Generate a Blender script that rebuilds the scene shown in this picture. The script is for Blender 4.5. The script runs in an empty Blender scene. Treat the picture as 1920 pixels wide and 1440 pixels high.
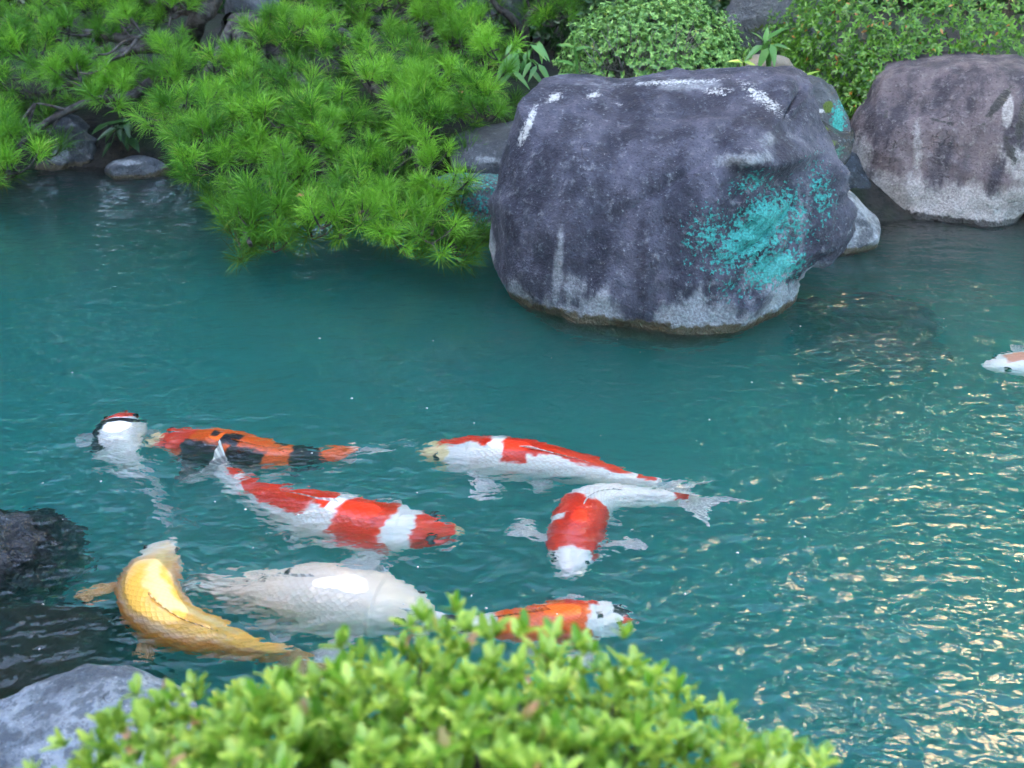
import bpy, math, random
import numpy as np
from mathutils import Vector, Matrix
R = math.radians
random.seed(7); RNG = np.random.default_rng(7)
sc = bpy.context.scene
C = bpy.context.scene.collection

# ------------------------------------------------------------------ camera
CAM_H, PITCH, FPX = 1.4, R(28.0), 1920.0          # photograph is 1920 x 1440
cd = bpy.data.cameras.new('camera'); cam = bpy.data.objects.new('camera', cd); C.objects.link(cam)
cam.location = (0, 0, CAM_H); cam.rotation_euler = (math.pi/2 - PITCH, 0, 0)
cd.sensor_width = 36; cd.lens = 36; cd.clip_start = 0.02; cd.clip_end = 500
cd.dof.use_dof = True; cd.dof.focus_distance = 2.9; cd.dof.aperture_fstop = 4.6
sc.camera = cam
# ------------------------------------------------------------------ sky, sun, exposure
SUN_EL, SUN_DIR = R(35), Vector((0.93, 0.37, 0)).normalized()      # the way the light travels over the ground
w = bpy.data.worlds.new('World'); sc.world = w; w.use_nodes = True
nt = w.node_tree; nt.nodes.clear()
sky = nt.nodes.new('ShaderNodeTexSky'); sky.sky_type = 'NISHITA'; sky.sun_disc = False
sky.sun_elevation = SUN_EL; sky.sun_rotation = math.atan2(-SUN_DIR.x, -SUN_DIR.y)
sky.air_density = 1.0; sky.dust_density = 2.2
bg = nt.nodes.new('ShaderNodeBackground'); bg.inputs[1].default_value = 0.05
wo = nt.nodes.new('ShaderNodeOutputWorld')
nt.links.new(sky.outputs[0], bg.inputs[0]); nt.links.new(bg.outputs[0], wo.inputs[0])
sl = bpy.data.lights.new('sun', 'SUN'); sl.energy = 5.0; sl.angle = R(0.5); sl.color = (1.0, 0.93, 0.82)
so = bpy.data.objects.new('sun', sl); C.objects.link(so)
so.rotation_euler = Vector((SUN_DIR.x*math.cos(SUN_EL), SUN_DIR.y*math.cos(SUN_EL), -math.sin(SUN_EL))).to_track_quat('-Z', 'Y').to_euler()
so.location = (-10, -5, 20)
sc.view_settings.view_transform = 'Standard'; sc.view_settings.look = 'None'
sc.view_settings.gamma = 1; sc.view_settings.use_curve_mapping = False
sc.view_settings.exposure = 5.3
cy = sc.cycles
cy.use_denoising = True
try: cy.denoiser = 'OPENIMAGEDENOISE'
except Exception: pass
cy.max_bounces = 10; cy.diffuse_bounces = 4; cy.glossy_bounces = 4; cy.transmission_bounces = 8
cy.volume_bounces = 3; cy.transparent_max_bounces = 12; cy.sample_clamp_indirect = 8
cy.use_adaptive_sampling = True; cy.adaptive_threshold = 0.02

# ------------------------------------------------------------------ pixel helpers
cP, sP = math.cos(PITCH), math.sin(PITCH)
def ray(px, py):
    x = (px-960)/FPX; y = -(py-720)/FPX
    return np.array([x, y*sP + cP, y*cP - sP])
def on_z(px, py, z):
    d = ray(px, py); t = (z-CAM_H)/d[2]; return np.array([0, 0, CAM_H]) + d*t
def on_y(px, py, Y):
    d = ray(px, py); t = Y/d[1]; return np.array([0, 0, CAM_H]) + d*t
def project(V):
    V = np.asarray(V, float); z = V[:, 2]-CAM_H
    dep = V[:, 1]*cP - z*sP; up = V[:, 1]*sP + z*cP
    dep = np.maximum(dep, 1e-3)
    return 960 + FPX*V[:, 0]/dep, 720 - FPX*up/dep

# ------------------------------------------------------------------ noise
def _h(ix, iy, iz, s):
    n = (ix*374761393 + iy*668265263 + iz*1274126177 + s*974711) & 0xFFFFFFFF
    n = ((n ^ (n >> 13))*1103515245) & 0xFFFFFFFF
    n = ((n ^ (n >> 16))*2246822519) & 0xFFFFFFFF
    return ((n ^ (n >> 15)) & 0xFFFF)/65535.0
def vnoise(P, s=0):
    P = np.asarray(P, float); i = np.floor(P).astype(np.int64); f = P-i; f = f*f*(3-2*f); o = 0
    for dx in (0, 1):
        for dy in (0, 1):
            for dz in (0, 1):
                wgt = (f[:, 0] if dx else 1-f[:, 0])*(f[:, 1] if dy else 1-f[:, 1])*(f[:, 2] if dz else 1-f[:, 2])
                o = o + wgt*_h(i[:, 0]+dx, i[:, 1]+dy, i[:, 2]+dz, s)
    return o*2-1
def fbm(P, oct=4, s=0):
    P = np.asarray(P, float); o = 0; a = 1; t = 0
    for k in range(oct):
        o = o + a*vnoise(P*(2.03**k)+k*17.3, s+k); t += a; a *= .5
    return o/t
def smooth(a, b, x):
    t = np.clip((x-a)/(b-a), 0, 1); return t*t*(3-2*t)

# ------------------------------------------------------------------ objects
def tag(o, label=None, cat=None, group=None, kind=None):
    if label: o['label'] = label
    if cat: o['category'] = cat
    if group: o['group'] = group
    if kind: o['kind'] = kind
    return o
def empty(name, loc):
    o = bpy.data.objects.new(name, None); C.objects.link(o); o.location = tuple(loc); o.empty_display_size = .1; return o
def link(name, me, parent=None, mw=None):
    o = bpy.data.objects.new(name, me); C.objects.link(o)
    if parent is not None:
        o.parent = parent
        base = Matrix.Translation(parent.location) if parent.parent is None else Matrix.Translation(parent['_o']) if '_o' in parent else Matrix.Identity(4)
        o.matrix_parent_inverse = base.inverted()
    if mw is not None: o.matrix_basis = mw
    return o
def mkmesh(name, V, F, mat, sm=True, attrs=None, cols=None):
    V = np.asarray(V, np.float32); me = bpy.data.meshes.new(name)
    if isinstance(F, np.ndarray): Fs = [F]
    else: Fs = F
    Fs = [np.asarray(f, np.int32) for f in Fs if len(f)]
    me.vertices.add(len(V)); me.vertices.foreach_set('co', V.ravel())
    nl = sum(f.size for f in Fs); npoly = sum(len(f) for f in Fs)
    me.loops.add(nl); me.polygons.add(npoly)
    me.loops.foreach_set('vertex_index', np.concatenate([f.ravel() for f in Fs]))
    tot = np.concatenate([np.full(len(f), f.shape[1], np.int32) for f in Fs])
    st = np.concatenate([[0], np.cumsum(tot)[:-1]]).astype(np.int32)
    me.polygons.foreach_set('loop_start', st); me.polygons.foreach_set('loop_total', tot)
    me.polygons.foreach_set('use_smooth', np.full(npoly, bool(sm)))
    me.update(calc_edges=True)
    for k, v in (attrs or {}).items():
        a = me.attributes.new(k, 'FLOAT', 'POINT'); a.data.foreach_set('value', np.asarray(v, np.float32))
    if cols is not None:
        a = me.attributes.new('col', 'FLOAT_COLOR', 'POINT')
        c4 = np.ones((len(V), 4), np.float32); c4[:, :3] = cols; a.data.foreach_set('color', c4.ravel())
    me.materials.append(mat); me.validate(); return me
def grid_faces(nu, nv, wrap=False, off=0):
    i = np.arange(nu-1)[:, None]; j = np.arange(nv if wrap else nv-1)[None, :]; j2 = (j+1) % nv
    a = i*nv+j; b = i*nv+j2; c = (i+1)*nv+j2; d = (i+1)*nv+j
    return np.stack([a, b, c, d], -1).reshape(-1, 4)+off
def crom(P, n, closed=False):
    P = np.asarray(P, float); m = len(P)
    if closed: Q = np.vstack([P[-1], P, P[0], P[1]]); segs = m
    else: Q = np.vstack([2*P[0]-P[1], P, 2*P[-1]-P[-2]]); segs = m-1
    o = []
    for k in range(segs):
        p0, p1, p2, p3 = Q[k:k+4]; t = np.linspace(0, 1, 24, endpoint=False)[:, None]
        o.append(.5*((2*p1)+(-p0+p2)*t+(2*p0-5*p1+4*p2-p3)*t*t+(-p0+3*p1-3*p2+p3)*t**3))
    o = np.vstack(o+([P[-1:]] if not closed else [P[:1]]))
    L = np.concatenate([[0], np.cumsum(np.linalg.norm(np.diff(o, axis=0), axis=1))])
    u = np.linspace(0, L[-1], n, endpoint=not closed)
    return np.stack([np.interp(u, L, o[:, k]) for k in range(P.shape[1])], -1), L[-1]
def tube(pts, radii, nseg=8, smooth_n=None):
    P, _ = crom(pts, smooth_n or max(4, 4*len(pts)))
    r = np.interp(np.linspace(0, 1, len(P)), np.linspace(0, 1, len(radii)), radii)
    T = np.gradient(P, axis=0); T /= np.linalg.norm(T, axis=1)[:, None]+1e-9
    ref = np.array([0.31, 0.2, 0.93]); A = np.cross(T, ref); A /= np.linalg.norm(A, axis=1)[:, None]+1e-9; B = np.cross(T, A)
    th = np.linspace(0, 2*np.pi, nseg, endpoint=False)
    V = P[:, None]+r[:, None, None]*(A[:, None]*np.cos(th)[None, :, None]+B[:, None]*np.sin(th)[None, :, None])
    return V.reshape(-1, 3), grid_faces(len(P), nseg, True)
class Mix:
    def __init__(s): s.V = []; s.F = []; s.n = 0
    def add(s, V, F): s.V.append(V); s.F.append(np.asarray(F)+s.n); s.n += len(V)
    def done(s): return np.vstack(s.V), s.F

# ------------------------------------------------------------------ materials
class NT:
    def __init__(s, name):
        s.m = bpy.data.materials.new(name); s.m.use_nodes = True; s.t = s.m.node_tree; s.t.nodes.clear()
        s.out = s.t.nodes.new('ShaderNodeOutputMaterial')
    def n(s, typ, ins=None, **kw):
        x = s.t.nodes.new('ShaderNode'+typ)
        for k, v in kw.items(): setattr(x, k, v)
        for k, v in (ins or {}).items(): s.set(x.inputs[k], v)
        return x
    def set(s, sock, v):
        if hasattr(v, 'outputs'): v = v.outputs[0]
        if isinstance(v, bpy.types.NodeSocket): s.t.links.new(v, sock)
        else:
            if isinstance(v, (tuple, list)) and len(v) == 3 and sock.type == 'RGBA': v = (*v, 1)
            sock.default_value = v
    def math(s, op, a, b=0.5, c=None, clamp=False):
        x = s.n('Math', operation=op, use_clamp=clamp); s.set(x.inputs[0], a); s.set(x.inputs[1], b)
        if c is not None: s.set(x.inputs[2], c)
        return x.outputs[0]
    def mix(s, f, a, b, mode='MIX'):
        x = s.n('MixRGB', blend_type=mode); s.set(x.inputs[0], f); s.set(x.inputs[1], a); s.set(x.inputs[2], b); return x.outputs[0]
    def ramp(s, f, lo, hi, a=0., b=1.):
        x = s.n('MapRange', clamp=True); x.interpolation_type = 'SMOOTHSTEP'
        s.set(x.inputs[0], f); x.inputs[1].default_value = lo; x.inputs[2].default_value = hi; x.inputs[3].default_value = a; x.inputs[4].default_value = b
        return x.outputs[0]
    def attr(s, name): return s.n('Attribute', attribute_name=name).outputs['Fac']
    def coord(s, scale=(1, 1, 1), rot=(0, 0, 0)):
        tc = s.n('NewGeometry'); m = s.n('Mapping', {'Vector': tc.outputs['Position'], 'Scale': scale, 'Rotation': rot}); return m.outputs[0]
    def noise(s, co, scale, detail=4, rough=.55):
        return s.n('TexNoise', {'Vector': co, 'Scale': scale, 'Detail': detail, 'Roughness': rough}).outputs[0]
    def bump(s, h, st=.3, dist=.01, nrm=None):
        b = s.n('Bump', {'Height': h, 'Strength': st, 'Distance': dist})
        if nrm is not None: s.set(b.inputs['Normal'], nrm)
        return b.outputs[0]
    def surf(s, x): s.set(s.out.inputs['Surface'], x); return s.m

def leaf_mat(name, c1, c2, c3=None, rough=.45, trans=.35, spec=.35):
    t = NT(name); oi = t.n('ObjectInfo').outputs['Random']
    r = t.math('FRACT', t.math('ADD', t.attr('rnd'), oi))
    col = t.mix(r, c1, c2)
    if c3 is not None: col = t.mix(t.ramp(r, .985, .99), col, c3)
    p = t.n('BsdfPrincipled', {'Base Color': col, 'Roughness': rough, 'Specular IOR Level': spec})
    tr = t.n('BsdfTranslucent', {'Color': t.mix(.5, col, (.3, .5, .03), 'MULTIPLY') if False else col})
    m = t.n('MixShader', {0: trans, 1: p.outputs[0], 2: tr.outputs[0]})
    return t.surf(m.outputs[0])
def bark_mat(name, a, b, sc_=30):
    t = NT(name); co = t.coord(); n1 = t.noise(co, sc_, 5); n2 = t.noise(co, sc_*5, 3)
    p = t.n('BsdfPrincipled', {'Base Color': t.mix(t.ramp(n1, .35, .65), a, b), 'Roughness': .85, 'Normal': t.bump(t.math('ADD', n1, n2), .8, .006)})
    return t.surf(p.outputs[0])
def rock_mat(name, dark, mid, light, lichen=(.05, .42, .36), speck=.5, wetcol=(.035, .028, .016), rough=.8, streak=True, ramp=(.38, .66), mott=0.):
    t = NT(name); co = t.coord(); cs = t.coord(scale=(1, 1, .22))
    n1 = t.noise(co, 3.2, 5); n2 = t.noise(cs, 9, 5, .6); n3 = t.noise(co, 120, 2, .6); n4 = t.noise(co, 34, 4, .65)
    base = t.mix(t.ramp(n2 if streak else n1, *ramp), dark, mid)
    base = t.mix(t.math('MULTIPLY', t.ramp(n4, .52, .8), .38), base, light)
    base = t.mix(t.math('MULTIPLY', t.ramp(n3, .62, .76), t.math('MULTIPLY', speck, t.ramp(n4, .35, .6, .25, 1.))), base, light)
    base = t.mix(t.math('MULTIPLY', t.ramp(n3, .42, .30), .6), base, tuple(x*.45 for x in dark))
    pale = t.ramp(t.math('ADD', t.attr('pale'), t.math('ADD', t.math('MULTIPLY', t.math('SUBTRACT', n2, .5), 1.3), t.math('MULTIPLY', t.math('SUBTRACT', n4, .5), .5))), .35, .75)
    base = t.mix(t.math('MULTIPLY', pale, .85), base, t.mix(t.ramp(n3, .35, .65), tuple(x*.62 for x in light), light))
    n5 = t.noise(t.coord(scale=(1, 1, .35)), 2.1, 4, .6); base = t.mix(t.math('MULTIPLY', t.ramp(n5, .5, .68), .55 if streak else .3), base, tuple(x*.4 for x in dark))
    base = t.mix(t.math('MULTIPLY', t.ramp(n4, .52, .42), .7*mott), base, dark)
    wh = t.ramp(t.math('ADD', t.attr('white'), t.math('ADD', t.math('MULTIPLY', t.math('SUBTRACT', n4, .5), .8), t.math('MULTIPLY', t.math('SUBTRACT', n3, .5), 1.2))),   .42, .9)
    base = t.mix(t.math('MULTIPLY', wh, .75), base, (.62, .63, .62))
    vo = t.n('TexNoise', {'Vector': co, 'Scale': 75., 'Detail': 3., 'Roughness': .6}).outputs[0]
    li = t.attr('lichen')
    lf = t.ramp(t.math('ADD', t.math('MULTIPLY', li, .62), t.math('MULTIPLY', t.math('SUBTRACT', vo, .5), 1.5)), .27, .48)
    lf = t.math('MULTIPLY', lf, t.ramp(li, .02, .12))
    base = t.mix(t.math('MULTIPLY', lf, .9), base, t.mix(t.ramp(n3, .35, .68), tuple(x*.55 for x in lichen), lichen))
    mo = t.ramp(t.math('ADD', t.attr('moss'), t.math('MULTIPLY', t.math('SUBTRACT', n4, .5), 1.2)), .4, .6)
    base = t.mix(mo, base, t.mix(n3, (.03, .06, .01), (.12, .17, .02)))
    wet = t.ramp(t.math('ADD', t.attr('wet'), t.math('MULTIPLY', t.math('SUBTRACT', n4, .5), 1.1)), .4, .62)
    base = t.mix(wet, base, t.mix(n4, wetcol, tuple(x*2.6 for x in wetcol)))
    wc = t.n('VectorMath', {0: co, 1: t.n('TexNoise', {'Vector': co, 'Scale': 4., 'Detail': 4.}).outputs['Color']}, operation='ADD')
    ed = t.n('TexVoronoi', {'Vector': wc.outputs[0], 'Scale': 2.6}, feature='DISTANCE_TO_EDGE').outputs['Distance']
    crk = t.math('MULTIPLY', t.ramp(ed, .016, .003), t.ramp(n1, .56, .66))
    base = t.mix(t.math('MULTIPLY', crk, .4), base, tuple(x*.2 for x in dark))
    h = t.math('ADD', t.math('MULTIPLY', n4, .9), t.math('MULTIPLY', n3, .45))
    h = t.math('SUBTRACT', t.math('ADD', h, t.math('MULTIPLY', lf, .25)), t.math('MULTIPLY', crk, .6))
    rg = t.mix(wet, (rough,)*3, (.3,)*3)
    p = t.n('BsdfPrincipled', {'Base Color': base, 'Roughness': rg, 'Specular IOR Level': .4, 'Normal': t.bump(h, .9, .016)})
    return t.surf(p.outputs[0])

M = {}
M['needle'] = leaf_mat('pine_needle', (.035, .15, .012), (.25, .55, .045), (.36, .38, .09), .45, .16, .35)
M['needle_shaded'] = leaf_mat('pine_needle_shaded', (.04, .13, .010), (.12, .28, .03), (.25, .26, .06), .5, .12, .3)  # darker needle copy for the under-layer, shade put into its colour
M['bark'] = bark_mat('pine_bark', (.018, .014, .012), (.085, .075, .07))
M['twig'] = bark_mat('grey_twig', (.10, .09, .085), (.30, .28, .26), 60)
M['hedge'] = leaf_mat('hedge_leaf', (.02, .085, .008), (.14, .33, .03), (.38, .16, .03), .32, .25, .5)
M['box'] = leaf_mat('small_shrub_leaf', (.07, .20, .05), (.34, .58, .15), (.34, .38, .07), .4, .28, .5)
M['azalea'] = leaf_mat('azalea_leaf', (.12, .30, .015), (.52, .68, .12), (.50, .28, .14), .3, .3, .5)
M['broad'] = leaf_mat('broad_leaf', (.09, .26, .06), (.16, .36, .09), None, .35, .35, .5)
M['darkleaf'] = leaf_mat('dark_evergreen_leaf', (.02, .06, .018), (.05, .12, .03), None, .35, .2, .5)
M['treeleaf'] = leaf_mat('tree_leaf', (.04, .09, .015), (.10, .17, .03), None, .5, .3, .3)
M['deadleaf'] = leaf_mat('dead_leaf', (.36, .20, .09), (.30, .15, .06), None, .6, .2, .3)
M['boulder'] = rock_mat('boulder_stone', (.026, .027, .044), (.080, .080, .112), (.33, .35, .38), (.05, .38, .35), .55)
M['boulder2'] = rock_mat('boulder_stone_reddish', (.042, .036, .046), (.145, .115, .12), (.38, .36, .35), (.04, .40, .34), .45, wetcol=(.012, .011, .010))
M['rock_grey'] = rock_mat('grey_stone', (.045, .05, .058), (.12, .13, .14), (.36, .38, .40), (.05, .42, .36), .5, streak=False)
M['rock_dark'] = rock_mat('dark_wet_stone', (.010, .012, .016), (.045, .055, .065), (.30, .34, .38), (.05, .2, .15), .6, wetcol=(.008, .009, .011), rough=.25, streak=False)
M['rock_pale'] = rock_mat('pale_speckled_stone', (.06, .075, .095), (.24, .28, .33), (.62, .66, .70), (.1, .3, .25), .6, streak=False, ramp=(.42, .56), mott=1.)
M['rock_tan'] = rock_mat('tan_stone', (.20, .16, .12), (.33, .27, .20), (.45, .40, .32), (.1, .3, .25), .3, streak=False)

def ground_mat():
    t = NT('garden_soil'); co = t.coord(); n1 = t.noise(co, 2.2, 5); n2 = t.noise(co, 22, 5, .65)
    soil = t.mix(t.ramp(n2, .35, .65), (.006, .006, .005), (.024, .02, .015))
    col = t.mix(t.ramp(n1, .45, .6), soil, (.010, .02, .006))
    return t.surf(t.n('BsdfPrincipled', {'Base Color': col, 'Roughness': .95, 'Normal': t.bump(n2, .8, .03)}).outputs[0])
M['soil'] = ground_mat()
def bed_mat():
    t = NT('pond_mud'); co = t.coord(); n1 = t.noise(co, 2.5, 5); n2 = t.noise(co, 14, 5, .6)
    col = t.mix(t.ramp(n1, .4, .65), (.016, .02, .012), (.06, .07, .035))
    col = t.mix(t.math('MULTIPLY', t.ramp(n2, .45, .7), .5), col, (.01, .012, .008)); col = t.mix(t.attr('silt'), col, t.mix(n2, (.004, .004, .004), (.02, .02, .014)))
    return t.surf(t.n('BsdfPrincipled', {'Base Color': col, 'Roughness': .9, 'Normal': t.bump(n2, .6, .03)}).outputs[0])
M['bed'] = bed_mat()
def water_mat():
    t = NT('pond_water')
    cw = t.coord(scale=(1., 1.9, 1), rot=(0, 0, .25)); cw2 = t.coord(scale=(1., 1.5, 1), rot=(0, 0, -.5))
    a = t.noise(cw, 9, 2, .5); b = t.noise(cw2, 20, 2, .45); c = t.noise(cw, 75, 2, .5)
    act = t.attr('act')
    h = t.math('ADD', t.math('MULTIPLY', a, .9), t.math('ADD', t.math('MULTIPLY', b, .62), t.math('MULTIPLY', t.math('MULTIPLY', c, .04), act)))
    nb = t.n('Bump', {'Height': h, 'Distance': .022}); t.set(nb.inputs['Strength'], t.math('MULTIPLY', act, .9))
    g = t.n('BsdfGlass', {'Color': (1, 1, 1), 'Roughness': 0.0, 'IOR': 1.333, 'Normal': nb.outputs[0]})
    vs = t.n('VolumeScatter', {'Color': (.13, .90, .76), 'Density': 1.55, 'Anisotropy': .3})
    va = t.n('VolumeAbsorption', {'Color': (.02, .90, .84), 'Density': .5})
    ad = t.n('AddShader', {0: vs.outputs[0], 1: va.outputs[0]})
    t.set(t.out.inputs['Volume'], ad.outputs[0])
    return t.surf(g.outputs[0])
M['water'] = water_mat()
def plain(name, col, rough=.6, nscale=6, var=.15, spec=.4):
    t = NT(name); n = t.noise(t.coord(), nscale, 5)
    c = t.mix(n, tuple(x*(1-var) for x in col), tuple(min(1, x*(1+var)) for x in col))
    return t.surf(t.n('BsdfPrincipled', {'Base Color': c, 'Roughness': rough, 'Specular IOR Level': spec}).outputs[0])
M['cream'] = plain('cream_render', (.82, .60, .36), .8, .5, .1)
M['bwall'] = plain('grey_render', (.30, .31, .33), .8, .5)
M['roof'] = plain('dark_roof', (.06, .06, .065), .7)
M['pane'] = plain('window_glass', (.03, .04, .05), .08, 1, .1, .6)

# ------------------------------------------------------------------ ground, pond bed, water
def y_far(x): return np.interp(x, [-8, -3.2, -2.2, -1.2, -.4, .2, 1.0, 2.0, 3.0, 8], [4.5, 4.55, 4.85, 4.8, 4.35, 4.1, 4.0, 4.15, 4.2, 4.4])
def y_near(x): return np.interp(x, [-8, -2.2, -1.5, -1.0, -.7, -.35, .2, 1, 8], [2.2, 1.85, 1.6, 1.42, 1.18, .98, .82, .78, .8])
def axis(lo, hi, step, far):
    a = np.arange(lo, hi+1e-6, step); g = [lo]; s = step
    o1 = []; v = lo
    while v > -far: s *= 1.35; v -= s; o1.append(v)
    o2 = []; v = hi; s = step
    while v < far: s *= 1.35; v += s; o2.append(v)
    return np.concatenate([o1[::-1], a, o2])
gx, gy = axis(-7, 7, .07, 160), axis(-.6, 7, .06, 160)
X, Y = np.meshgrid(gx, gy, indexing='ij')
Pn = np.stack([X.ravel(), Y.ravel(), np.zeros(X.size)], -1)
nz = fbm(Pn*1.4, 4, 3).reshape(X.shape)
d = np.minimum(np.minimum(Y-y_near(X), y_far(X)-Y), 6.2-np.abs(X)) + nz*.08
bank = .16*smooth(0, .25, -d) + .14*smooth(.2, 2.0, -d) + .05*nz
Z = np.where(d > 0, np.maximum(np.maximum(-1.35*smooth(-.05, 1.0, d), -1.35*np.clip((y_far(X)-Y+.03)/2.0, 0, 1)**1.5), np.where((X < -.5) & (Y < 2.2), -.05-1.3*(1-smooth(-.66, -.86, X)*smooth(1.98, 1.7, Y)), -9))+.02*nz, bank)
V = np.stack([X.ravel(), Y.ravel(), Z.ravel()], -1)
G = grid_faces(len(gx), len(gy))[:, ::-1]
inpond = (d.ravel()[G] > .0).all(1)
def submesh(V, F):
    u, inv = np.unique(F, return_inverse=True); return V[u], inv.reshape(F.shape)
tag(link('ground', mkmesh('ground', *submesh(V, G[~inpond]), M['soil'])), 'dark soil banks around the koi pond', kind='structure')
sV, sF = submesh(V, G[inpond])
tag(link('pond_bed', mkmesh('pond_bed', sV, sF, M['bed'], attrs={'silt': smooth(-.4, -.2, sV[:, 2])})), 'muddy green bed under the pond water', kind='structure')

# koi spines, in pixels of the photograph, on the water plane (used for ripples too)
KOI = {}
wx = np.arange(-6.4, 6.41, .02); wy = np.arange(.45, 5.4, .02)
X, Y = np.meshgrid(wx, wy, indexing='ij')
def wave(kx, ky, ph): return np.sin(kx*X+ky*Y+ph)
Pw = np.stack([X.ravel(), Y.ravel()*1.7, np.zeros(X.size)], -1)
calm = smooth(3.6, 2.2, Y)
H = (.0055*fbm(Pw*2.6, 2, 11)+.0036*fbm(Pw*7.0+5, 2, 12)).reshape(X.shape)*(.45+.55*calm)
act = .34+.22*calm
rip = [(-.97, 2.35, .9), (-.98, 2.25, 1.), (-.62, 2.0, .8), (-.12, 1.93, .8), (.14, 1.72, 1.), (-.24, 2.25, .9), (-.75, 1.82, 1.1), (-.45, 1.70, .7), (.27, 1.58, .8), (.5, 2.0, .7), (-.5, 2.1, .9)]
WOB, WOB2 = fbm(Pw*5+9, 2, 14).reshape(X.shape), fbm(Pw*4+30, 2, 15).reshape(X.shape)
for (cx, cy_, am) in rip:
    r = np.hypot(X-cx, Y-cy_)
    H += am*.0046*np.sin(r*(58+8*WOB)+cx*9+2.2*WOB)*np.exp(-(r/.17)**2)*(.35+.65*smooth(-.3, .4, WOB2))
    act += .75*am*np.exp(-(r/.22)**2)
right = smooth(.35, .9, X-.1*(Y-2))*smooth(3.6, 3.0, Y)
PAT = smooth(-.02, .3, fbm(Pw*1.9+51, 3, 17).reshape(X.shape)); act += .9*right*PAT; H += right*.003*fbm(Pw*9+77, 2, 16).reshape(X.shape)
act = np.clip(act, .25, 1.7)
top = np.stack([X.ravel(), Y.ravel(), H.ravel()], -1)
nx, ny = len(wx), len(wy)
Ft = grid_faces(nx, ny)[:, ::-1]
ix = np.arange(nx*ny).reshape(nx, ny)
ring = np.concatenate([ix[:, 0], ix[-1, 1:], ix[-2::-1, -1], ix[0, -2:0:-1]])
low = top[ring].copy(); low[:, 2] = -2.2
n0 = len(top); m = len(ring); k = np.arange(m); k2 = (k+1) % m
side = np.stack([ring[k], n0+k, n0+k2, ring[k2]], -1)
side = side[:, ::-1]
bot = np.array([[n0+i for i in range(m)]])
Vw = np.vstack([top, low]); aw = np.concatenate([act.ravel(), np.ones(m)])
tag(link('pond_water', mkmesh('pond_water', Vw, [Ft, side, bot], M['water'], attrs={'act': aw})), 'murky teal pond water with small ripples', kind='structure')

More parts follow.
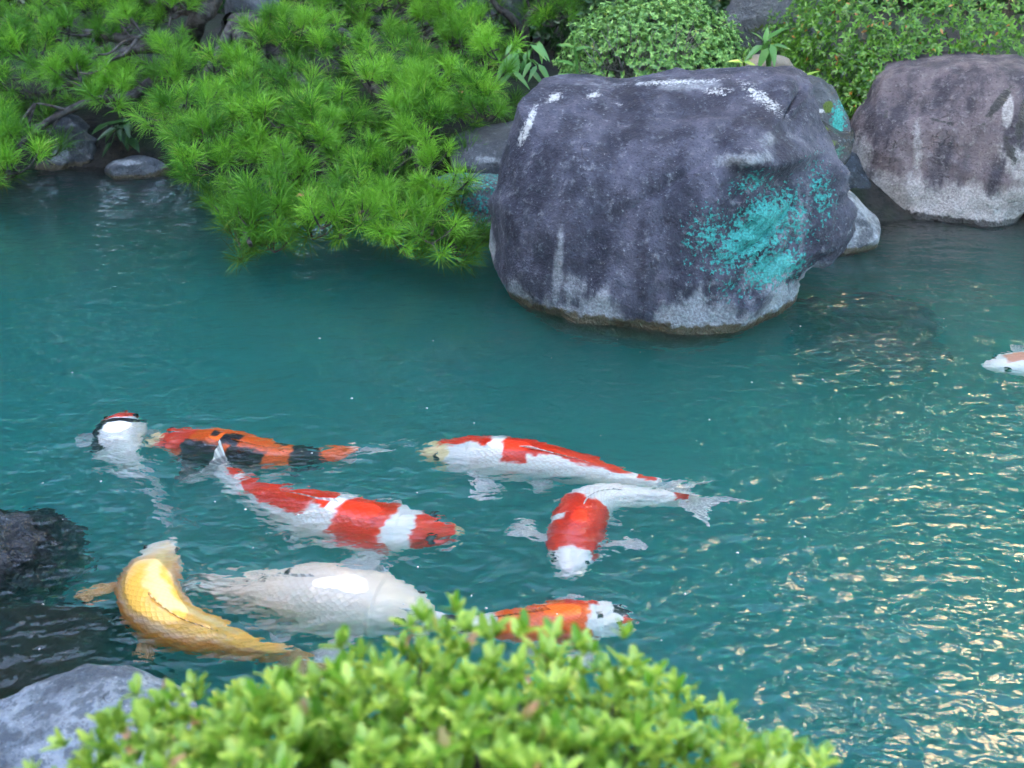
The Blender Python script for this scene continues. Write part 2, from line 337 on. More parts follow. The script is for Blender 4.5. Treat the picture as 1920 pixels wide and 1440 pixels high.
# ------------------------------------------------------------------ rocks
def blob(px, py, lst):
    o = np.zeros(len(px))
    for (cx, cy_, rx, ry, rot, st) in lst:
        a = R(rot); dx = px-cx; dy = py-cy_; u = dx*math.cos(a)+dy*math.sin(a); v = -dx*math.sin(a)+dy*math.cos(a)
        o = np.maximum(o, st*np.clip(1.25-np.sqrt((u/rx)**2+(v/ry)**2), 0, 1))
    return o
def rock(name, label, outline, y0, front, back, mat, amp=.03, p=2.6, nseg=120, nring=36, masks=None, wet=.03, group=None, sculpt=None, freq=3.0, parent=None, fine=1., seed=0, facets=14, fac=(.74, .93)):
    O = np.array(outline, float); c = O.mean(0)
    wpt = on_y(c[0], c[1], y0); f = wpt-np.array([0, 0, CAM_H]); dist = np.linalg.norm(f); f /= dist
    rt = np.array([1., 0, 0]); rt -= f*rt.dot(f); rt /= np.linalg.norm(rt); up = np.cross(rt, f)
    def pl(px, py):
        dd = ray(px, py); t = dist/dd.dot(f); q = np.array([0, 0, CAM_H])+dd*t-wpt; return q.dot(rt), q.dot(up)
    S, _ = crom(np.array([pl(*q) for q in O]), 400, True)
    a = np.arctan2(S[:, 1], S[:, 0]); rr = np.hypot(S[:, 0], S[:, 1]); o = np.argsort(a); a = a[o]; rr = rr[o]
    th = np.linspace(-np.pi, np.pi, nseg, endpoint=False)
    Rr = np.interp(th, np.concatenate([a-2*np.pi, a, a+2*np.pi]), np.tile(rr, 3))
    fl = (f*np.array([1, 1, 0])); fl /= np.linalg.norm(fl)                    # bulge runs level, towards and away from the viewer's side
    kk = np.concatenate([np.linspace(.02, 1, nring), np.linspace(1, .02, nring)[1:]])
    sg = np.concatenate([-np.ones(nring), np.ones(nring-1)])
    r = np.sin(kk*np.pi/2); dep = sg*(1-r**p)**(1/p)*np.where(sg < 0, front, back)
    V = wpt+(r[:, None, None]*Rr[None, :, None])*(np.cos(th)[None, :, None]*rt+np.sin(th)[None, :, None]*up)+dep[:, None, None]*fl
    V = V.reshape(-1, 3); F = grid_faces(len(kk), nseg, True)
    caps = [np.arange(nseg)[None, ::-1], (len(kk)-1)*nseg+np.arange(nseg)[None, :]]
    F = F[:, ::1]
    # normals from the analytic grid
    me = mkmesh('tmp', V, [F], mat); nn = np.zeros(len(V)*3, np.float32); me.vertices.foreach_get('normal', nn); N = nn.reshape(-1, 3).astype(float)
    bpy.data.meshes.remove(me)
    if np.sum((V-V.mean(0))*N) < 0: N = -N; F = F[:, ::-1]; caps = [c_[:, ::-1] for c_ in caps]
    rg = np.random.default_rng(900+seed); ctr = V.mean(0)
    for k_ in range(facets):
        nn_ = rg.normal(size=3)*np.array([1, 1.3, .8]); nn_ /= np.linalg.norm(nn_)
        if k_ < 4 and nn_[1] > 0: nn_[1] *= -1
        pr = (V-ctr).dot(nn_); dlim = pr.max()*rg.uniform(*fac)
        V = V-nn_*np.maximum(0, pr-dlim)[:, None]*.93
    q = V*freq+seed*13.7
    D = amp*fbm(q, 3, 21+seed)+amp*.45*(1-2*np.abs(fbm(q*2.3, 3, 31+seed)))*fine+amp*.18*fbm(q*9, 2, 41+seed)*fine
    px, py = project(V)
    if sculpt is not None: D = D+sculpt(px, py, V, N)
    rim = (kk[:, None]*np.ones(nseg)[None]).ravel()
    V = V+N*D[:, None]
    px, py = project(V)
    at = {'wet': np.clip(1-(V[:, 2]-.0)/max(wet*2, 1e-3), 0, 1)*1.0 if wet > 0 else np.zeros(len(V))}
    for k_, l in (masks or {}).items():
        if callable(l): at[k_] = l(px, py, V)
        elif l: at[k_] = blob(px, py, l)
    base = empty(name, V.mean(0)) if False else None
    me = mkmesh(name, V-V.mean(0), [F]+caps, mat, attrs=at)
    ob = bpy.data.objects.new(name, me); C.objects.link(ob); ob.location = tuple(V.mean(0))
    return tag(ob, label, 'rock', group)

def main_sculpt(px, py, V, N):
    o = np.zeros(len(V))
    # broken shelf on the lower right, diagonal grooves below it
    front = N[:, 1] < .3
    line = 300+.10*(1500-px)+14*np.sin(px/37)                    # lower edge of the shelf
    inx = smooth(1330, 1400, px)*smooth(1560, 1470, px)
    o -= .055*inx*smooth(line-6, line+26, py)*smooth(600, 480, py)*front
    o += .022*inx*smooth(line-60, line-10, py)*smooth(line+12, line-4, py)*front
    u = (px*.62+py*.78)
    g = np.abs(((u+18*np.sin(px/60))/58) % 1-.5)*2
    o -= .014*smooth(.75, 1, g)*inx*smooth(line, line+40, py)*smooth(560, 500, py)
    # long diagonal crease
    cr = np.abs((py-(330+(1230-px)*-.0)) - (.55*(1330-px))) 
    o -= .012*np.exp(-(((py-300)-.62*(1330-px))/10)**2)*smooth(1130, 1180, px)*smooth(1340, 1290, px)
    o -= .010*np.exp(-(((px-1262)-6*np.sin(py/20))/7)**2)*smooth(215, 240, py)*smooth(330, 290, py)
    o -= .012*np.exp(-(((px-1355))/8)**2)*smooth(220, 240, py)*smooth(330, 290, py)
    o -= .07*np.clip((350-py)/190, 0, 1)**1.6*smooth(.1, -.5, N[:, 1])*smooth(-.2, .1, 1-np.abs(N[:, 0])-.3)
    o += .02*np.exp(-(((px-1215)-.25*(py-400))/45)**2)*smooth(300, 380, py)
    o -= .018*np.exp(-(((px-1130)+.12*(py-400))/40)**2)*smooth(560, 480, py)
    rd = 1-2*np.abs(fbm(np.stack([V[:, 0]*9+V[:, 2]*9, V[:, 1]*9, (V[:, 2]-V[:, 0])*22], -1), 3, 55))
    o += .022*rd*smooth(1310, 1400, px)*smooth(line+10, line+50, py)*smooth(640, 520, py)
    o += .012*(1-2*np.abs(fbm(V*6, 3, 57)))
    return o
def main_pale(px, py, V):
    b = smooth(.24, .03, V[:, 2]+.15*fbm(V*np.array([7, 7, 1.6]), 3, 5))*.75
    b = np.maximum(b, blob(px, py, [(1045, 500, 14, 100, 6, .8), (1080, 540, 60, 60, 0, .6), (1400, 300, 70, 25, 0, .8), (1430, 520, 90, 70, 0, .7), (1490, 400, 100, 130, 0, .42), (1460, 260, 60, 30, 0, .5), (1250, 160, 260, 22, 0, .5)]))
    return b
rock('boulder', 'huge dark purple grey boulder with turquoise lichen standing in the pond',
     [(980, 196), (1004, 168), (1110, 160), (1210, 150), (1350, 140), (1496, 140), (1515, 165), (1530, 215), (1562, 290), (1582, 365), (1560, 440), (1500, 500), (1475, 560), (1385, 640), (1215, 690), (1075, 650), (985, 562), (930, 490), (922, 400), (945, 300)],
     3.46, .40, .40, M['boulder'], amp=.022, p=2.6, nseg=260, nring=90, sculpt=main_sculpt, wet=.03, fine=.9, facets=16, fac=(.88, .98),
     masks={'pale': main_pale,
            'lichen': [(1420, 430, 130, 62, -42, 1.0), (1330, 440, 60, 70, 20, .62), (1540, 360, 34, 90, -12, .62), (1450, 500, 80, 46, -20, 1.), (1480, 420, 70, 80, -20, .6), (1380, 540, 70, 40, -10, .45), (1300, 470, 36, 60, 0, .5), (1410, 340, 60, 30, -20, .6)],
            'white': [(1432, 186, 95, 20, 36, .68), (1345, 172, 44, 13, 0, .7), (1040, 182, 28, 14, -35, .8), (990, 235, 11, 66, 22, .95), (1260, 154, 150, 9, -3, .7), (1110, 178, 28, 12, -20, .7), (1150, 200, 90, 20, -10, .3)]}, seed=1)
rock('boulder', 'squat reddish grey boulder in front of the clipped hedge with a black stained hollow',
     [(1655, 130), (1700, 118), (1800, 114), (1905, 118), (1985, 150), (2010, 260), (1975, 330), (1915, 385), (1890, 500), (1740, 540), (1625, 500), (1580, 400), (1572, 320), (1590, 270), (1620, 200)],
     4.42, .32, .38, M['boulder2'], amp=.03, p=3.2, nseg=180, nring=60, wet=.02, fac=(.87, .97),
     masks={'pale': lambda px, py, V: np.maximum(smooth(.26, .06, V[:, 2])*.8, blob(px, py, [(1890, 210, 14, 50, 0, 1.), (1900, 290, 50, 60, 0, .7), (1610, 300, 40, 80, 10, .7), (1720, 270, 14, 90, 0, .5)])),
            'wet': lambda px, py, V: np.maximum(np.clip(1-V[:, 2]/.045, 0, 1), blob(px, py, [(1872, 195, 13, 60, 38, .85), (1915, 225, 11, 70, 8, .8), (1893, 280, 14, 46, -20, .7), (1765, 228, 50, 5, 14, .7), (1660, 215, 10, 40, 10, .5)]))}, seed=2)
rock('boulder', 'small grey rock with turquoise and moss patches wedged behind the huge boulder',
     [(1480, 150), (1525, 143), (1560, 170), (1588, 215), (1590, 262), (1560, 290), (1500, 280), (1470, 220)], 4.18, .16, .2, M['rock_grey'], amp=.02, wet=0,
     masks={'lichen': [(1572, 225, 18, 45, 0, 1.)], 'moss': [(1553, 200, 12, 14, 0, 1.), (1530, 228, 30, 8, 20, 1)], 'white': [(1535, 208, 16, 6, 0, 1)]}, seed=3)
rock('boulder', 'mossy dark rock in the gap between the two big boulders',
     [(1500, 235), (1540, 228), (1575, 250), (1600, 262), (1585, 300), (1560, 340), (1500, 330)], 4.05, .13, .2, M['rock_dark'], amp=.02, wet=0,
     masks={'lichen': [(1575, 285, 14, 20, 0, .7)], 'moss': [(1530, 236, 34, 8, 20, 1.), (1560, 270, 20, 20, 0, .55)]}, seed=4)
rock('boulder', 'low wedge shaped pale rock at the waterline between the big boulders',
     [(1560, 372), (1590, 370), (1625, 405), (1650, 435), (1640, 480), (1560, 500), (1480, 495), (1490, 430)], 3.86, .16, .2, M['rock_grey'], amp=.012, wet=.022,
     masks={'pale': lambda px, py, V: .55*np.ones(len(V))}, seed=5)
rock('boulder', 'grey rock beside the squat reddish boulder at the far end of the shore',
     [(1890, 345), (1905, 310), (1950, 290), (2030, 300), (2060, 380), (1990, 420), (1900, 400)], 4.3, .15, .2, M['rock_grey'], amp=.02, seed=6)
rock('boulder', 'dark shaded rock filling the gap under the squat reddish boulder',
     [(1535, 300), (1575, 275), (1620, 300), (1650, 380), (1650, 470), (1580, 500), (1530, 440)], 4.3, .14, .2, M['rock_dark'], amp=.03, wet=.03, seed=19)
rock('standing_stone', 'tall smooth grey stone standing behind the round shrub and the hedge',
     [(1345, 40), (1375, -10), (1400, -90), (1470, -110), (1530, -60), (1540, 60), (1500, 170), (1380, 170), (1350, 100)], 5.7, .2, .25, M['rock_grey'], amp=.02, wet=0, fine=.5,
     masks={'moss': [(1420, 55, 60, 14, -20, .45)]}, seed=7)
rock('stepping_stone', 'flat tan stone lying under the big leafed plant behind the boulder',
     [(1375, 120), (1420, 108), (1475, 112), (1490, 140), (1440, 165), (1370, 155)], 4.85, .12, .16, M['rock_tan'], amp=.01, wet=0, seed=8)
rock('boulder', 'flat grey ledge stone half hidden between pine and huge boulder',
     [(860, 262), (930, 245), (1000, 235), (1040, 270), (1030, 330), (940, 345), (870, 335), (830, 300)], 4.35, .2, .25, M['rock_grey'], amp=.02, wet=.03, seed=9,
     masks={'pale': [(925, 300, 50, 12, 0, .6)]})
rock('boulder', 'turquoise stained rock low behind the drooping pine needles',
     [(780, 370), (830, 340), (900, 338), (960, 350), (980, 400), (960, 440), (860, 440), (790, 420)], 3.98, .14, .2, M['rock_grey'], amp=.018, wet=.02,
     masks={'lichen': lambda px, py, V: .5*np.ones(len(V))}, seed=10)
rock('boulder', 'knobbly upright grey rock on the far shore under the pine branches',
     [(98, 240), (120, 225), (160, 227), (172, 260), (178, 310), (165, 340), (110, 345), (60, 335), (70, 300), (95, 285)], 4.95, .13, .16, M['rock_grey'], amp=.05, freq=5, wet=.025,
     masks={'pale': [(110, 290, 40, 30, 0, .6), (135, 235, 26, 12, 0, .6)]}, seed=11)
rock('boulder', 'low flat rock at the waterline under the pine beside the knobbly rock',
     [(198, 318), (230, 303), (262, 298), (300, 304), (320, 330), (260, 350), (205, 340)], 4.75, .1, .14, M['rock_grey'], amp=.015, wet=.015, seed=12,
     masks={'pale': [(235, 305, 40, 10, 0, .7)]})
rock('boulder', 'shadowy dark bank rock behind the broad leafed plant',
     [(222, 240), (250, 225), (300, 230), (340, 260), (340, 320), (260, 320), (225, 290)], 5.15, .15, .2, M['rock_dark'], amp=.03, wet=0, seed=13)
rock('boulder', 'blue grey stone behind the pine beside its dark trunk',
     [(420, 10), (450, -30), (500, -30), (520, 20), (490, 80), (430, 70)], 6.0, .2, .2, M['rock_grey'], amp=.03, wet=0, seed=14)
rock('boulder', 'grey stone behind the top of the wide pine',
     [(830, 10), (870, -40), (960, -30), (990, 30), (980, 90), (900, 100), (840, 70)], 5.9, .2, .25, M['rock_grey'], amp=.03, wet=0, seed=15)
rock('boulder', 'glossy wet dark rock rising from the water near the yellow koi',
     [(-128, 1028), (-48, 988), (-8, 986), (62, 988), (112, 1006), (157, 1038), (172, 1108), (112, 1188), (-8, 1238), (-158, 1238), (-208, 1118)], 1.86, .16, .2, M['rock_dark'], amp=.036, freq=7, nseg=200, nring=60, wet=.012, seed=16,
     masks={'pale': [(80, 985, 50, 26, 10, .62), (10, 1010, 40, 30, 0, .45)]})
rock('boulder', 'pale speckled grey rock on the bank beside the leafy azalea',
     [(-80, 1465), (20, 1397), (110, 1350), (210, 1328), (300, 1334), (390, 1376), (470, 1490), (470, 1660), (220, 1770), (-60, 1740), (-160, 1590)], 1.12, .17, .2, M['rock_pale'], facets=7, fac=(.92, .985), amp=.016, freq=6, nseg=160, nring=50, wet=0, seed=17)
rock('submerged_rock', 'brown algae covered rock just under the surface beside the huge boulder',
     [(1480, 585), (1560, 560), (1680, 570), (1760, 610), (1740, 690), (1600, 720), (1500, 680)], 3.2, .25, .25, M['rock_dark'], amp=.07, wet=.3, seed=18).location.z -= .13

# ------------------------------------------------------------------ leaves
def leaf_tmpl(L, W, fold=.18, curl=.12, n=4, tipw=.5, tip=.02):
    """pointed oval leaf along +Y, folded on its midrib; 3*(n+1)-... vertices"""
    t = np.linspace(0, 1, n+1); prof = np.sin(np.pi*t**tipw)**.8; prof[0] = .06; prof[-1] = tip
    V = []
    for ti, pi_ in zip(t, prof):
        z = -curl*L*ti*ti
        for s in (-1, 0, 1): V.append((s*W*.5*pi_, ti*L, z+(fold*W*pi_ if s else 0)))
    return np.array(V), grid_faces(n+1, 3)
def leaf_quad(L, W):
    return np.array([(0, 0, 0), (W*.5, L*.45, .12*W), (0, L, -.1*L), (-W*.5, L*.45, .12*W)]), np.array([[0, 1, 2, 3]])
def frames(nrm, rng, up_bias=None):
    n = nrm/np.linalg.norm(nrm, axis=1)[:, None]
    ref = rng.normal(size=n.shape); a = np.cross(n, ref); a /= np.linalg.norm(a, axis=1)[:, None]; return n, a, np.cross(n, a)
def rosettes(P, Nn, nleaf, emin, emax, rng, smin=.75, smax=1.2):
    n, a, b = frames(Nn, rng); k = len(P)
    ph = (np.arange(nleaf)[None]*2.4+rng.uniform(0, 6.28, (k, 1))+rng.normal(0, .2, (k, nleaf)))
    e = np.radians(rng.uniform(emin, emax, (k, nleaf)))
    dr = n[:, None]*np.cos(e)[..., None]+(a[:, None]*np.cos(ph)[..., None]+b[:, None]*np.sin(ph)[..., None])*np.sin(e)[..., None]
    up = n[:, None]-dr*(dr*n[:, None]).sum(-1, keepdims=True)+rng.normal(0, .12, dr.shape)
    side = np.cross(dr, up); side /= np.linalg.norm(side, axis=-1, keepdims=True); up = np.cross(side, dr)
    s = rng.uniform(smin, smax, (k, nleaf))
    Mx = np.stack([side, dr, up], -1)*s[..., None, None]
    return Mx.reshape(-1, 3, 3), np.repeat(P, nleaf, 0)
def foliage(parent, tm, Mx, P, mat, rng, nparts=0, name='leaf', rest='foliage'):
    V, F = tm; k = len(P); sel = np.zeros(k, bool)
    if nparts:
        px, py = project(P+np.einsum('nij,j->ni', Mx, np.array([0, V[:, 1].max()*.5, 0])))
        depth = np.linalg.norm(P-np.array([0, 0, CAM_H]), axis=1)
        view = (P-np.array([0, 0, CAM_H]))/depth[:, None]
        face = np.abs((Mx[:, :, 2]*view).sum(1))
        ok = (px > 0) & (px < 1920) & (py > 0) & (py < 1440)
        score = np.where(ok, face/depth*1., -1)-.0
        score = np.where(ok, np.linalg.norm(Mx[:, :, 0], axis=1)*face/depth**2, -1)
        sel[np.argsort(-score)[:nparts]] = True
        me = mkmesh(name, V, F, mat)
        o = parent.location
        for i in np.where(sel)[0]:
            m4 = Matrix([[*Mx[i][0], P[i][0]-o.x], [*Mx[i][1], P[i][1]-o.y], [*Mx[i][2], P[i][2]-o.z], [0, 0, 0, 1]])
            ob = bpy.data.objects.new(name, me); C.objects.link(ob); ob.parent = parent; ob.matrix_basis = m4
    Mr, Pr = Mx[~sel], P[~sel]
    VV = np.einsum('nij,kj->nki', Mr, V)+Pr[:, None]
    FF = (F[None]+(np.arange(len(Pr))*len(V))[:, None, None]).reshape(-1, 4)
    rn = np.repeat(rng.uniform(0, 1, len(Pr)), len(V))
    me = mkmesh(rest, VV.reshape(-1, 3)-np.array(parent.location), FF, mat, attrs={'rnd': rn})
    ob = bpy.data.objects.new(rest, me); C.objects.link(ob); ob.parent = parent; ob['kind'] = 'stuff'
    return ob
def part(parent, name, V, F, mat, **kw):
    me = mkmesh(name, np.asarray(V)-np.array(parent.location), F, mat, **kw)
    ob = bpy.data.objects.new(name, me); C.objects.link(ob); ob.parent = parent; return ob
def shell(c, r, n, rng, rmin=.8, rmax=1.03, pw=2.0, zmin=-9, lump=.1, seed=0):
    """points near the skin of a super-ellipsoid with a lumpy surface"""
    d = rng.normal(size=(n, 3)); d /= np.linalg.norm(d, axis=1)[:, None]
    q = (np.abs(d)**pw).sum(1)**(-1/pw)
    k = q*rng.uniform(rmin, rmax, n)*(1+lump*fbm(d*3.5, 3, 60+seed))
    P = d*k[:, None]*np.array(r)+np.array(c)
    Nn = np.sign(d)*np.abs(d)**(pw-1)/np.array(r); Nn /= np.linalg.norm(Nn, axis=1)[:, None]
    ok = P[:, 2] > zmin
    return P[ok], Nn[ok]
def stems(parent, base, targets, rad, mat, rng, name='stem', nseg=5):
    mx = Mix()
    for t in targets:
        b = np.array(base)+rng.normal(0, .03, 3)*np.array([1, 1, 0]); mid = (b+t)/2+rng.normal(0, .04, 3)+np.array([0, 0, .04])
        mx.add(*tube([b, mid, t], [rad, rad*.7, rad*.3], nseg, 8))
    V, F = mx.done(); return part(parent, name, V, F, mat)

# clipped hedge
rng = np.random.default_rng(21)
hd = tag(empty('clipped_hedge', (2.6, 5.1, .2)), 'dense clipped green hedge with small glossy leaves behind the squat boulder', 'hedge')
Ps, Ns = [], []
for (c, r, n, pw, s) in [((2.30, 5.22, .42), (1.02, .66, .52), 16000, 3.2, 0), ((1.72, 4.72, .40), (.24, .22, .24), 700, 2.2, 1), ((1.60, 4.60, .30), (.12, .15, .22), 350, 2.0, 2)]:
    p_, n_ = shell(c, r, n, rng, .86, 1.03, pw, .08, .08, s); Ps.append(p_); Ns.append(n_)
P = np.vstack(Ps); Nn = np.vstack(Ns); Nn = Nn+np.array([0, -.15, .35])
keep = (P[:, 1] < 5.35) & (P[:, 0] < 3.05); P, Nn = P[keep], Nn[keep]
Mx, PP = rosettes(P, Nn, 5, 40, 85, rng)
foliage(hd, leaf_tmpl(.027, .0125, n=2), Mx, PP, M['hedge'], rng, 300)
stems(hd, (2.4, 5.2, .1), [np.array([x, 5.0+rng.uniform(-.3, .4), .6]) for x in np.linspace(1.5, 3.1, 14)], .012, M['bark'], rng)

# round shrub
rng = np.random.default_rng(22)
c0 = on_y(1225, 105, 4.95)
rs = tag(empty('round_shrub', (c0[0], c0[1], .2)), 'round pale green shrub with tiny leaves and bare grey twigs behind the boulder', 'shrub')
P, Nn = shell((c0[0], c0[1], c0[2]-.05), (.42, .36, .30), 4200, rng, .82, 1.05, 2.1, .15, .16, 5)
px, py = project(P)
bare = blob(px, py, [(1165, 125, 42, 34, 10, 1.), (1290, 75, 20, 18, 0, .6)])
keep = rng.uniform(0, 1, len(P)) > bare*1.1
P, Nn = P[keep], Nn[keep]
Mx, PP = rosettes(P, Nn+np.array([0, 0, .3]), 5, 30, 80, rng)
foliage(rs, leaf_tmpl(.020, .011, n=3), Mx, PP, M['box'], rng, 0)
tg = [np.array(on_y(px_, py_, 4.62+rng.uniform(-.03, .25))) for px_, py_ in zip(rng.uniform(1080, 1330, 120), rng.uniform(40, 150, 120))]
stems(rs, (c0[0]-.05, c0[1]+.02, .15), tg, .006, M['twig'], rng, 'branch', 4)

# broad leafed plants
def plant(name, label, base, leaves, mat, L, W, cat='plant', rad=.004):
    o = tag(empty(name, base), label, cat); me = mkmesh('leaf', *leaf_tmpl(L, W, n=5), mat)
    mx = Mix()
    for (pt, dr, s) in leaves:
        dr = np.array(dr, float); dr /= np.linalg.norm(dr); up = np.array([0, -.3, 1.]); up -= dr*up.dot(dr); up /= np.linalg.norm(up); sd = np.cross(dr, up)
        m3 = np.stack([sd, dr, up], -1)*s; q = np.array(pt)-np.array(base)
        ob = bpy.data.objects.new('leaf', me); C.objects.link(ob); ob.parent = o
        ob.matrix_basis = Matrix([[*m3[0], q[0]], [*m3[1], q[1]], [*m3[2], q[2]], [0, 0, 0, 1]])
        b = np.array(base); mx.add(*tube([b, (b+np.array(pt))/2+np.array([0, 0, .03]), np.array(pt)], [rad*1.3, rad, rad*.6], 5, 8))
    V, F = mx.done(); part(o, 'stem', V, F, mat); return o
rng = np.random.default_rng(23)
def lv(px, py, Y, ax, az, ay=-.3, s=1.): return (on_y(px, py, Y), (ax, ay, az), s)
plant('broadleaf_plant', 'young plant with long pointed green leaves beside the clipped hedge', on_y(1440, 150, 4.75),
      [lv(1430, 85, 4.72, -.9, -.6), lv(1432, 78, 4.72, -.7, .6, s=.8), lv(1438, 75, 4.72, .8, .7), lv(1445, 82, 4.7, .3, -1.), lv(1440, 90, 4.7, -.5, -1.), lv(1450, 85, 4.73, .9, -.1, s=.8), lv(1435, 80, 4.74, .1, .9, .3, .7)], M['broad'], .105, .04)
plant('seedling', 'small bright seedling poking up behind the top of the huge boulder', on_y(1395, 145, 4.4),
      [lv(1392, 118, 4.35, -.9, .2), lv(1394, 116, 4.35, .9, -.25), lv(1392, 110, 4.36, .2, .9, s=.7)], M['azalea'], .075, .03)
plant('seedling', 'single yellow green leaf beside the rock wedged behind the boulder', on_y(1505, 150, 4.35),
      [lv(1506, 146, 4.3, .8, .55, s=1.)], M['azalea'], .07, .025)
plant('seedling', 'yellow green leaf showing over the boulder in front of the round shrub', on_y(1195, 160, 4.2),
      [lv(1190, 152, 4.15, .9, .25, s=1.)], M['azalea'], .075, .03)
plant('broadleaf_plant', 'leafy sapling with a thin dark stem between pine and round shrub', on_y(1085, 185, 4.5),
      [lv(1075, 145, 4.45, -1, .1), lv(1078, 125, 4.45, -.8, .4, s=.9), lv(1076, 90, 4.47, -.9, .3, s=.8), lv(1080, 95, 4.47, .9, .35, s=.7), lv(1065, 155, 4.42, -.9, -.15, s=1.1), lv(1090, 150, 4.43, .9, .1, s=.9), lv(1080, 160, 4.4, -.5, .5), lv(1100, 150, 4.42, .7, .5, s=.8), lv(1075, 70, 4.48, -.3, .9, s=.6)], M['broad'], .10, .045)
rng = np.random.default_rng(24)
plant('fern', 'drooping dark green fern leaves in the shade right of the pine', on_y(985, 130, 5.0),
      [lv(970+rng.uniform(-25, 45), 100+rng.uniform(-25, 50), 4.9+rng.uniform(-.1, .1), rng.uniform(-.8, .8), rng.uniform(-1, -.3), -.5, rng.uniform(.8, 1.3)) for _ in range(16)], M['broad'], .11, .03)
plant('broadleaf_plant', 'dark bluish green broad leaves hanging in the gap beside the knobbly rock', on_y(228, 255, 5.05),
      [lv(222+rng.uniform(-25, 35), 240+rng.uniform(-20, 30), 4.9+rng.uniform(-.08, .06), rng.uniform(-.9, .9), rng.uniform(-.8, .2), -.6, rng.uniform(.8, 1.2)) for _ in range(15)],
      M['darkleaf'], .10, .035)

# dark shrubs filling the back of the garden
def bush(name, label, c, r, n, mat, lsize, seed, group=None, zmin=.1):
    rng = np.random.default_rng(seed)
    o = tag(empty(name, (c[0], c[1], .15)), label, 'shrub', group)
    P, Nn = shell(c, r, n, rng, .7, 1.05, 2.4, zmin, .25, seed)
    Mx, PP = rosettes(P, Nn+np.array([0, 0, .3]), 5, 30, 90, rng)
    foliage(o, leaf_quad(lsize, lsize*.45) if lsize > .1 else leaf_tmpl(lsize, lsize*.45, n=2), Mx, PP, mat, rng, 0)
    stems(o, (c[0], c[1], .1), [np.array(c)+rng.normal(0, .5, 3)*np.array(r) for _ in range(8)], .014, M['bark'], rng)
    return o
bush('evergreen_shrub', 'dark evergreen shrub behind the round pale shrub', (1.0, 6.1, .55), (.75, .4, .55), 1300, M['darkleaf'], .06, 31)
bush('evergreen_shrub', 'dark evergreen shrub behind the leafy sapling and fern', (.15, 6.5, .5), (.6, .4, .5), 900, M['darkleaf'], .06, 32)
for i, (x, z) in enumerate([(-5.4, 1.5), (-3.2, 1.4), (-1.2, 1.5), (.9, 1.4), (3.0, 1.5), (5.2, 1.5)]):
    bush('screen_hedge', 'tall dark evergreen hedge bush screening the back of the garden', (x, 8.2+.2*(i % 2), z), (1.35, .6, 1.6), 2200, M['darkleaf'], .11, 40+i, 'tall screen hedge bushes')

# ------------------------------------------------------------------ pines
def tuft_mesh(seed, mat, n=130, L=.098):
    """one twig end: a few upright shoots, each a brush of needles round a short brown stem"""
    rng = np.random.default_rng(seed); Vs, Fs, Rn = [], [], []; off = 0; nst = 0; Ft = []
    for k in range(rng.integers(3, 6)):
        o = np.array([rng.normal(0, .042), rng.normal(0, .042), rng.normal(0, .016)]); ax = np.array([o[0]*5, o[1]*5, 1])+rng.normal(0, .18, 3); ax /= np.linalg.norm(ax)
        a = np.cross(ax, [.3, .9, .1]); a /= np.linalg.norm(a); b = np.cross(ax, a); big = rng.uniform(.7, 1.1); sh = rng.uniform(0, .45)
        m_ = int(n*rng.uniform(.7, 1.2)); th = np.radians(5+rng.uniform(58, 78)*rng.uniform(0, 1, m_)**.7); ph = rng.uniform(0, 6.283, m_)
        dr = ax*np.cos(th)[:, None]+(a*np.cos(ph)[:, None]+b*np.sin(ph)[:, None])*np.sin(th)[:, None]+rng.normal(0, .09, (m_, 3)); dr /= np.linalg.norm(dr, axis=1)[:, None]
        st = o+ax*rng.uniform(-.035, .03, (m_, 1))+rng.normal(0, .003, (m_, 3)); ln = (L*big*rng.uniform(.65, 1.15, m_))[:, None]
        sd = np.cross(dr, rng.normal(size=(m_, 3))); sd /= np.linalg.norm(sd, axis=1)[:, None]; wd = .00095
        mid = st+dr*ln*.55+np.array([0, 0, .005]); tip = st+dr*ln-np.array([0, 0, .004])*rng.uniform(0, 2, (m_, 1))
        V = np.stack([st-sd*wd*.6, st+sd*wd*.6, mid+sd*wd, mid-sd*wd, tip+sd*wd*.35, tip-sd*wd*.35], 1).reshape(-1, 3); q = (np.arange(m_)*6)[:, None]+off
        Vs.append(V); Fs.append(np.concatenate([q+np.array([0, 1, 2, 3]), q+np.array([3, 2, 4, 5])])); Rn.append(np.repeat(sh+rng.uniform(0, .25, m_), 6)); off += len(V)
        Vt, F_ = tube([np.array([0, 0, -.07]), o*.6-np.array([0, 0, .035]), o+ax*.03], [.004, .0038, .0028], 5, 7); Vs.append(Vt); Ft.append(F_+off); Rn.append(np.zeros(len(Vt))); off += len(Vt)
    F = np.concatenate(Fs); T = np.concatenate(Ft)
    me = mkmesh('needle_tuft', np.vstack(Vs), [F, T], mat, attrs={'rnd': np.concatenate(Rn)}); me.materials.append(M['bark'])
    mi = np.zeros(len(me.polygons), np.int32); mi[len(F):] = 1; me.polygons.foreach_set('material_index', mi); return me
TUFT = [tuft_mesh(100+k, M['needle']) for k in range(6)]+[tuft_mesh(120+k, M['needle_shaded'], 110, .105) for k in range(3)]
def inpoly(x, y, poly):
    o = False; n = len(poly)
    for i in range(n):
        x1, y1 = poly[i]; x2, y2 = poly[(i+1) % n]
        if (y1 > y) != (y2 > y) and x < (x2-x1)*(y-y1)/(y2-y1)+x1: o = not o
    return o
